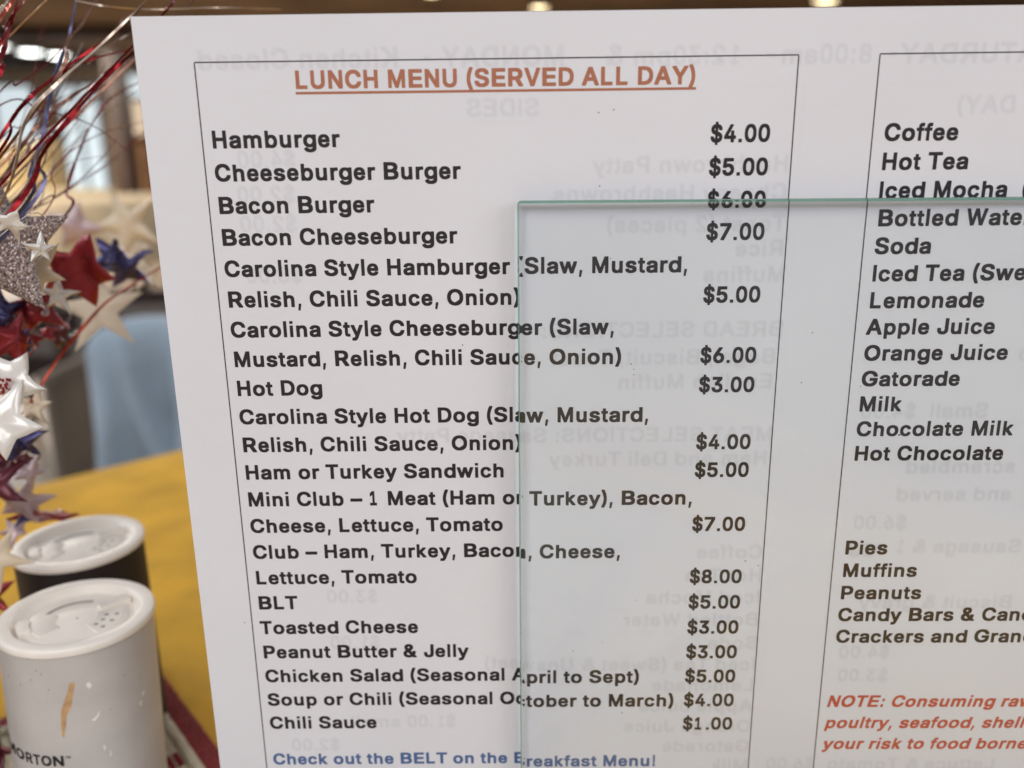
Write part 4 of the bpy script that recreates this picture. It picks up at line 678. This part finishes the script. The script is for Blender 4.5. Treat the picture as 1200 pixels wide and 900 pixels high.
S_blue = mat('blue_star_foil', srgb(72, 68, 108), .25, .7, var=.3, scale=200, bump=1, bscale=200)
S_mauve = mat('mauve_silver_star', srgb(186, 164, 168), .35, .4, var=.15, scale=120)
# glitter: facets of random slope
S_glit = bpy.data.materials.new('silver_glitter'); S_glit.use_nodes = True; nt = S_glit.node_tree; p = nt.nodes['Principled BSDF']
p.inputs['Metallic'].default_value = .85; p.inputs['Roughness'].default_value = .35
tc = nt.nodes.new('ShaderNodeTexCoord'); vo = nt.nodes.new('ShaderNodeTexVoronoi'); vo.inputs['Scale'].default_value = 3600
nt.links.new(tc.outputs['Object'], vo.inputs['Vector'])
gm_ = nt.nodes.new('ShaderNodeNewGeometry'); sub = nt.nodes.new('ShaderNodeVectorMath'); sub.operation = 'SUBTRACT'; sub.inputs[1].default_value = (.5, .5, .5)
sc_ = nt.nodes.new('ShaderNodeVectorMath'); sc_.operation = 'SCALE'; sc_.inputs['Scale'].default_value = 1.3
ad = nt.nodes.new('ShaderNodeVectorMath'); ad.operation = 'ADD'; no = nt.nodes.new('ShaderNodeVectorMath'); no.operation = 'NORMALIZE'
nt.links.new(vo.outputs['Color'], sub.inputs[0]); nt.links.new(sub.outputs[0], sc_.inputs[0]); nt.links.new(gm_.outputs['Normal'], ad.inputs[0]); nt.links.new(sc_.outputs[0], ad.inputs[1])
nt.links.new(ad.outputs[0], no.inputs[0]); nt.links.new(no.outputs[0], p.inputs['Normal'])
cr = nt.nodes.new('ShaderNodeValToRGB'); cr.color_ramp.elements[0].color = srgb(84, 70, 70); cr.color_ramp.elements[1].color = srgb(186, 168, 162)
sx_ = nt.nodes.new('ShaderNodeSeparateXYZ'); nt.links.new(vo.outputs['Color'], sx_.inputs[0]); nt.links.new(sx_.outputs[0], cr.inputs[0]); nt.links.new(cr.outputs[0], p.inputs['Base Color'])

VX, VY = -188, 196
vase = thing('vase', (VX, VY, TZ), 'small dark red vase at the left that holds the tinsel spray', 'vase')
MB().lathe([(.5, TZ + .2), (17, TZ + .2), (20, TZ + 4), (25, TZ + 30), (22, TZ + 60), (13, TZ + 82), (15, TZ + 92), (13.6, TZ + 92), (11.6, TZ + 82), (18, TZ + 50), (.5, TZ + 8)], 48, (VX, VY, 0)).build('body', mat('dark_red_glaze', srgb(96, 22, 30), .25, coat=.5), vase, 40)
MB().lathe([(13.4, TZ + 91.6), (15.6, TZ + 91.2), (16.0, TZ + 92.6), (14.8, TZ + 93.6), (13.4, TZ + 92.4)], 48, (VX, VY, 0)).build('lip', F_gold, vase, 60)

spray = thing('tinsel_spray', (VX, VY, TZ + 60), 'spray of red, silver and blue foil strands fanning out at the left', 'tinsel spray')
def catmull(P, n=10):
    P = [2 * P[0] - P[1]] + P + [2 * P[-1] - P[-2]]; out = []
    for i in range(1, len(P) - 2):
        for k in range(n):
            t = k / n; a, b, c, d = P[i-1:i+3]
            out.append(.5 * ((2*b) + (c - a) * t + (2*a - 5*b + 4*c - d) * t*t + (-a + 3*b - 3*c + d) * t**3))
    return out + [P[-2]]
def ribbon(path, wid, twist, mm, ph=0, taper=True, name='strand', parent=None):
    vs = []; fs = []; n = len(path)
    for i, p in enumerate(path):
        t = (path[min(i+1, n-1)] - path[max(i-1, 0)]).normalized()
        vdir = Vector(p).normalized(); side = t.cross(vdir).normalized(); nrm = side.cross(t)
        a = ph + twist * i / n * 2 * math.pi
        a = .9 * math.sin(a)                                  # rocks to and fro, never fully edge-on
        s = side * math.cos(a) + nrm * math.sin(a); q = t.cross(s)
        w = wid / 2 * (1 if not taper else min(1, .35 + 1.6 * (1 - i / n)))
        for k, l in ((-1, -1), (1, -1), (1, 1), (-1, 1)): vs.append(p + s * w * k + q * .05 * l)
    for i in range(n - 1):
        for k in range(4): fs.append((i*4+k, i*4+(k+1)%4, (i+1)*4+(k+1)%4, (i+1)*4+k))
    fs += [(0, 1, 2, 3), (n*4-1, n*4-2, n*4-3, n*4-4)]
    return MB().add(vs, fs).build(name, mm, parent or spray, 40)
def strand(pts, wpx, mm, Y0_=198, Y1_=205, lead=True, twist=3):
    P = []
    n = len(pts)
    for i, (u, v) in enumerate(pts): P.append(at(u, v, Y0_ + 22 + (Y1_ - Y0_ + 24) * i / max(1, n - 1)))
    if lead:
        m0 = Vector((VX + random.uniform(-8, 8), VY + random.uniform(-8, 8), TZ + 70))
        q = P[0] - (P[1] - P[0]).normalized() * 22 
        mid = m0 + Vector((2, 0, 45)); q = (q + mid) / 2 + Vector((-6, 0, 0))
        P = [m0, mid, q] + P
    ribbon(catmull(P, 12), wpx / 5.2, twist, mm, random.uniform(0, 6))
ST = [([(18, 242), (50, 180), (85, 135), (125, 90), (158, 60), (200, 30)], 6.5, F_red, 190, 196),
 ([(14, 240), (46, 178), (82, 131), (122, 87), (160, 54), (200, 26)], 4, F_silver, 191, 197),
 ([(-10, 225), (20, 180), (50, 140), (85, 112), (122, 92), (165, 62)], 5, F_brown, 200, 206),
 ([(-6, 250), (30, 142), (70, 95), (110, 60), (150, 22), (178, -6)], 4.5, F_gold, 184, 190),
 ([(-8, 172), (30, 118), (60, 95), (100, 72), (165, 55)], 5, F_red, 196, 204),
 ([(-10, 190), (14, 140), (38, 112), (55, 97), (90, 70), (130, 42), (160, 14), (178, -10)], 4.5, F_red, 188, 193),
 ([(36, 240), (42, 190), (50, 160), (58, 115), (70, 75), (80, 45), (88, 8), (92, -20)], 5, F_blue, 192, 200),
 ([(26, 245), (35, 205), (48, 165), (55, 130), (60, 100), (72, 62)], 6, F_blue, 197, 202),
 ([(-14, 110), (0, 72), (8, 45), (18, 10), (24, -20)], 6, F_red, 186, 188),
 ([(-20, 60), (0, 22), (14, 2), (30, -25)], 6, F_orange, 185, 188),
 ([(-14, 34), (0, 14), (16, -10)], 4, F_gold, 187, 190),
 ([(-10, 70), (6, 30), (26, 4), (36, -15)], 4, F_red, 190, 195),
 ([(55, 110), (78, 50), (95, 30), (112, 0), (120, -18)], 5, F_brown, 200, 206),
 ([(72, 258), (78, 225), (90, 185), (105, 150), (130, 115), (172, 92)], 4.5, F_plum, 225, 235),
 ([(20, 250), (50, 212), (80, 180), (120, 156), (170, 142)], 2.4, F_brown, 215, 225),
 ([(-12, 132), (50, 131), (95, 141), (125, 158), (150, 178)], 2, F_plum, 210, 215),
 ([(-10, 118), (20, 100), (50, 78), (80, 50), (96, 22)], 2.2, F_red, 215, 220),
 ([(60, -5), (90, 1), (130, 8), (180, 11), (260, 9), (330, 11)], 2.4, F_gold, 205, 215),
 ([(184, 24), (194, 12), (208, -6)], 3.5, F_red, 215, 218), ([(210, 18), (228, -4)], 4, F_brown, 230, 232),
 ([(30, 225), (60, 160), (100, 116), (150, 84), (180, 70)], 2.4, F_brown, 208, 214),
 ([(5, 210), (40, 165), (90, 128), (120, 100)], 2, F_silver, 207, 211),
 ([(-5, 170), (25, 148), (70, 116), (110, 100)], 2, F_plum, 211, 215),
 ([(18, 262), (60, 235), (100, 210), (140, 185)], 2, F_brown, 216, 222),
 ([(28, 258), (55, 215), (86, 190), (140, 180)], 1.8, F_silver, 214, 221),
 ([(48, 255), (60, 205), (72, 190), (90, 165)], 2, F_orange, 206, 210),
 ([(8, 255), (30, 225), (34, 215)], 5, F_silver, 189, 190)]
random.seed(11)
for pts, w, mm, ya, yb in ST: strand(pts, w, mm, ya, yb, lead=True, twist=random.uniform(1.5, 4))
for k in range(16):                                           # finer strands between them
    u0, v0 = random.uniform(-10, 40), random.uniform(180, 260); an = R(random.uniform(28, 75)); L = random.uniform(110, 230)
    du, dv2 = math.cos(an) * L, -math.sin(an) * L; bend = random.uniform(-18, 18)
    pts = [(u0 + du * f + bend * math.sin(f * 3.1) * .7, v0 + dv2 * f + bend * math.sin(f * 3.1)) for f in (0, .25, .5, .75, 1)]
    strand(pts, random.uniform(1.2, 2.4), random.choice([F_brown, F_plum, F_silver, F_red]), random.uniform(205, 230), random.uniform(215, 245), twist=random.uniform(2, 6))
strand([(36, 472), (46, 455), (70, 418), (97, 384), (125, 354), (158, 332), (200, 305)], 5, F_orange, 205, 225, lead=False, twist=1)
strand([(16, 404), (34, 388), (56, 371)], 2.2, F_gold, 205, 208); strand([(27, 420), (34, 396), (38, 372)], 2, F_orange, 207, 210)

garland = thing('star_garland', tuple(at(-60, 480, 205)), 'garland of white, red, blue and silver glitter stars hanging at the left', 'garland')
def star(u, v, rpx, Y, ang, mm, label, tilt=(0, 0), thick=1.6, inner=.42, ragged=.15, name='star', crumple=1.6):
    if mm is not S_white and Y < 300: Y += 20
    thick *= .7
    if mm in (S_red, S_blue, S_maroon) and rpx > 25: crumple *= 2.2
    c = at(u, v, Y); d = c.normalized(); sc = rpx / FPX * (c.dot(Vector(MR[2])))
    right = Vector(MR[0]); upv = -Vector(MR[1]); fwd = Vector(MR[2])
    q = Matrix.Rotation(R(tilt[0]), 3, right) @ Matrix.Rotation(R(tilt[1]), 3, upv)
    right, upv, fwd = q @ right, q @ upv, q @ fwd
    vs = []; ring = []
    sd = random.uniform(0, 50)
    def pt(a, r, z):
        q0 = c + (right * math.cos(a) + upv * math.sin(a)) * r * sc
        return q0 + fwd * (z + crumple * noise.noise(Vector((math.cos(a) * r * 1.7 + sd, math.sin(a) * r * 1.7, sd)))) + upv * (.35 * crumple * noise.noise(Vector((math.cos(a) * r * 1.5 - sd, math.sin(a) * r, 3))))
    out = []
    for k in range(10):
        a0_ = R(ang) + k * math.pi / 5; r0 = (1 + random.uniform(-ragged, ragged)) if k % 2 == 0 else inner * (1 + random.uniform(-ragged, ragged))
        out.append((a0_, r0))
    full = []
    for k in range(10):                                       # two points along each side so that edges round over softly
        (a_, r_), (b_, s_) = out[k], out[(k + 1) % 10]
        full.append((a_, r_))
        pa, pb = Vector((math.cos(a_) * r_, math.sin(a_) * r_)), Vector((math.cos(b_) * s_, math.sin(b_) * s_))
        for f in (.35, .7):
            pm = pa.lerp(pb, f); full.append((math.atan2(pm.y, pm.x), pm.length))
    n = len(full); curl = random.uniform(-1, 1) * 1.8
    def bend(r, a): return curl * r * r * math.cos(2 * a)
    layers = [(1.0, 0), (.9, -thick * .45), (.72, -thick * .72), (.4, -thick * .9)]
    for sgn in (1, -1):
        base = len(vs)
        for li, (kk, z) in enumerate(layers):
            for a_, r_ in full: vs.append(pt(a_, r_ * kk, z * sgn + bend(r_ * kk, a_)))
        vs.append(pt(0, 0, -thick * sgn))
    fs = []; per = 4 * n + 1
    for s_ in range(2):
        b0 = s_ * per
        for li in range(3):
            for k in range(n): fs.append((b0+li*n+k, b0+li*n+(k+1)%n, b0+(li+1)*n+(k+1)%n, b0+(li+1)*n+k))
        for k in range(n): fs.append((b0+3*n+k, b0+3*n+(k+1)%n, b0+4*n))
    mb = MB().add(vs, fs); o = mb.build(name, mm, garland)
    bm = bmesh.new(); bm.from_mesh(o.data); bmesh.ops.remove_doubles(bm, verts=bm.verts, dist=.00002); bmesh.ops.recalc_face_normals(bm, faces=bm.faces); bm.to_mesh(o.data); bm.free()
    o.data.shade_smooth(); o.data.set_sharp_from_angle(angle=R(55)); o['label'] = label
    return c
random.seed(5)
cs = []
cs.append(star(-6, 290, 90, 192, 22, S_glit, 'big silver glitter star', (0, 0), 2.2, .46))
cs.append(star(12, 262, 26, 188, 50, S_white, 'crumpled shiny silver star tip', (50, 20), 1.0))
cs.append(star(44, 316, 38, 200, -24, S_cream, 'cream star below the glitter star', (10, 0)))
cs.append(star(48, 292, 20, 197, 80, S_white, 'small pearl star under the glitter tip', (20, 30)))
cs.append(star(92, 318, 50, 222, 62, S_red, 'large dark red star', (35, 10), 2.4, .5))
cs.append(star(68, 346, 24, 232, 10, S_white, 'small white star behind the red stars', (10, 10)))
cs.append(star(146, 312, 34, 262, 15, S_blue, 'crumpled blue-violet star close to the menu edge', (45, 20), 2.6))
cs.append(star(128, 300, 26, 255, 70, S_blue, 'dark blue star tucked behind the red one', (30, -40), 2.4))
cs.append(star(170, 322, 24, 300, 30, S_cream, 'blurred cream star half behind the menu', (0, 10)))
cs.append(star(150, 262, 42, 380, 40, S_cream, 'blurred cream star high at the menu edge', (20, 0), 3))
cs.append(star(92, 268, 36, 420, 5, S_mauve, 'blurred pinkish star behind the glitter star', (30, 0), 3))
cs.append(star(150, 290, 30, 420, 75, S_cream, 'blurred cream star behind the blue ones', (0, 30), 3))
cs.append(star(118, 364, 52, 262, 100, S_cream, 'large plain cream star hanging alone in front of the blue cloth', (-8, 8), .7, .38, .14, crumple=.5))
cs.append(star(42, 362, 42, 214, 170, S_red, 'red star left of the cream one', (30, 20), 2.2))
cs.append(star(14, 398, 36, 205, 70, S_red, 'glossy red star with a pink gleam', (10, 45), 2.2))
cs.append(star(6, 368, 30, 208, 100, S_blue, 'blue star at the left edge under the glitter star', (10, 55), 2))
cs.append(star(68, 392, 22, 240, 40, S_maroon, 'small maroon star left of the large cream one', (20, 0)))
cs.append(star(16, 446, 46, 196, -14, S_white, 'pearl white star with red glitter lettering', (5, -6), 2.4, .5))
cs.append(star(42, 476, 24, 208, -58, S_cream, 'small cream star behind the pearl stars', (0, 0)))
cs.append(star(0, 496, 50, 190, -6, S_white, 'largest pearl white star at the left edge', (-4, 6), 2.6, .5))
cs.append(star(24, 516, 32, 203, 20, S_blue, 'dark blue star under the pearl stars', (20, 10), 2.4))
cs.append(star(34, 552, 22, 212, 60, S_mauve, 'small greyish star over the table edge', (10, 40)))
cs.append(star(28, 588, 36, 214, -80, S_mauve, 'greyish silver star over the black shaker', (35, 20), 1.4))
cs.append(star(-4, 566, 42, 200, -34, S_maroon, 'dark maroon star with one long point', (0, 10), 1.2, .36))
cs.append(star(52, 604, 42, 222, 5, S_red, 'red star lying behind the black shaker lid', (72, 0), 1.6))
cs.append(star(-6, 656, 40, 196, 62, S_cream, 'pale star in front of the black shaker', (0, 20), 1.2, .4))
cs.append(star(-16, 700, 34, 200, 30, S_red, 'red star left of the white shaker lid', (0, 10), 1.4))
cs.append(star(-4, 880, 30, 186, 10, S_maroon, 'maroon star low beside the white shaker', (10, 0), 1.4))
small = ['small crumpled %s star in the thick of the garland']
for k in range(22):
    u, v = random.uniform(-12, 58), random.uniform(292, 440)
    if k >= 14: u, v = random.uniform(-10, 34), random.uniform(500, 630)
    mm_, nm_ = random.choice([(S_red, 'red'), (S_red, 'red'), (S_blue, 'blue'), (S_maroon, 'maroon'), (S_mauve, 'grey'), (S_white, 'pearl white')])
    star(u, v, random.uniform(13, 24), random.uniform(206, 236), random.uniform(0, 72), mm_, small[0] % nm_, (random.uniform(-60, 60), random.uniform(-60, 60)), 1.2, .42, .25, crumple=2.6)
# red glitter marks on the pearl star
for k in range(16):
    u, v = random.uniform(-2, 12), random.uniform(443, 466)
    q = at(u, v, 193.2); MB().box((q.x - .28, q.y - .1, q.z - .4), (q.x + .28, q.y + .1, q.z + .4)).build('glitter_mark', S_red, garland)
order = sorted([c for c in cs if c.y < 235], key=lambda c: -c.z)
far = sorted([c for c in cs if c.y >= 235 and c.z > -100], key=lambda c: c.x)
wire = MB().tube(catmull([Vector((VX, VY, TZ + 80)), Vector((VX + 20, VY, TZ + 130))] + [c + Vector((0, 2.2, 0)) for c in order], 8), .12, 6)
wire.build('wire', F_silver, garland, 60)
MB().tube(catmull([c + Vector((0, 2.4, 0)) for c in far], 8), .12, 6).build('wire', F_silver, garland, 60)
for o_ in (wire,): pass
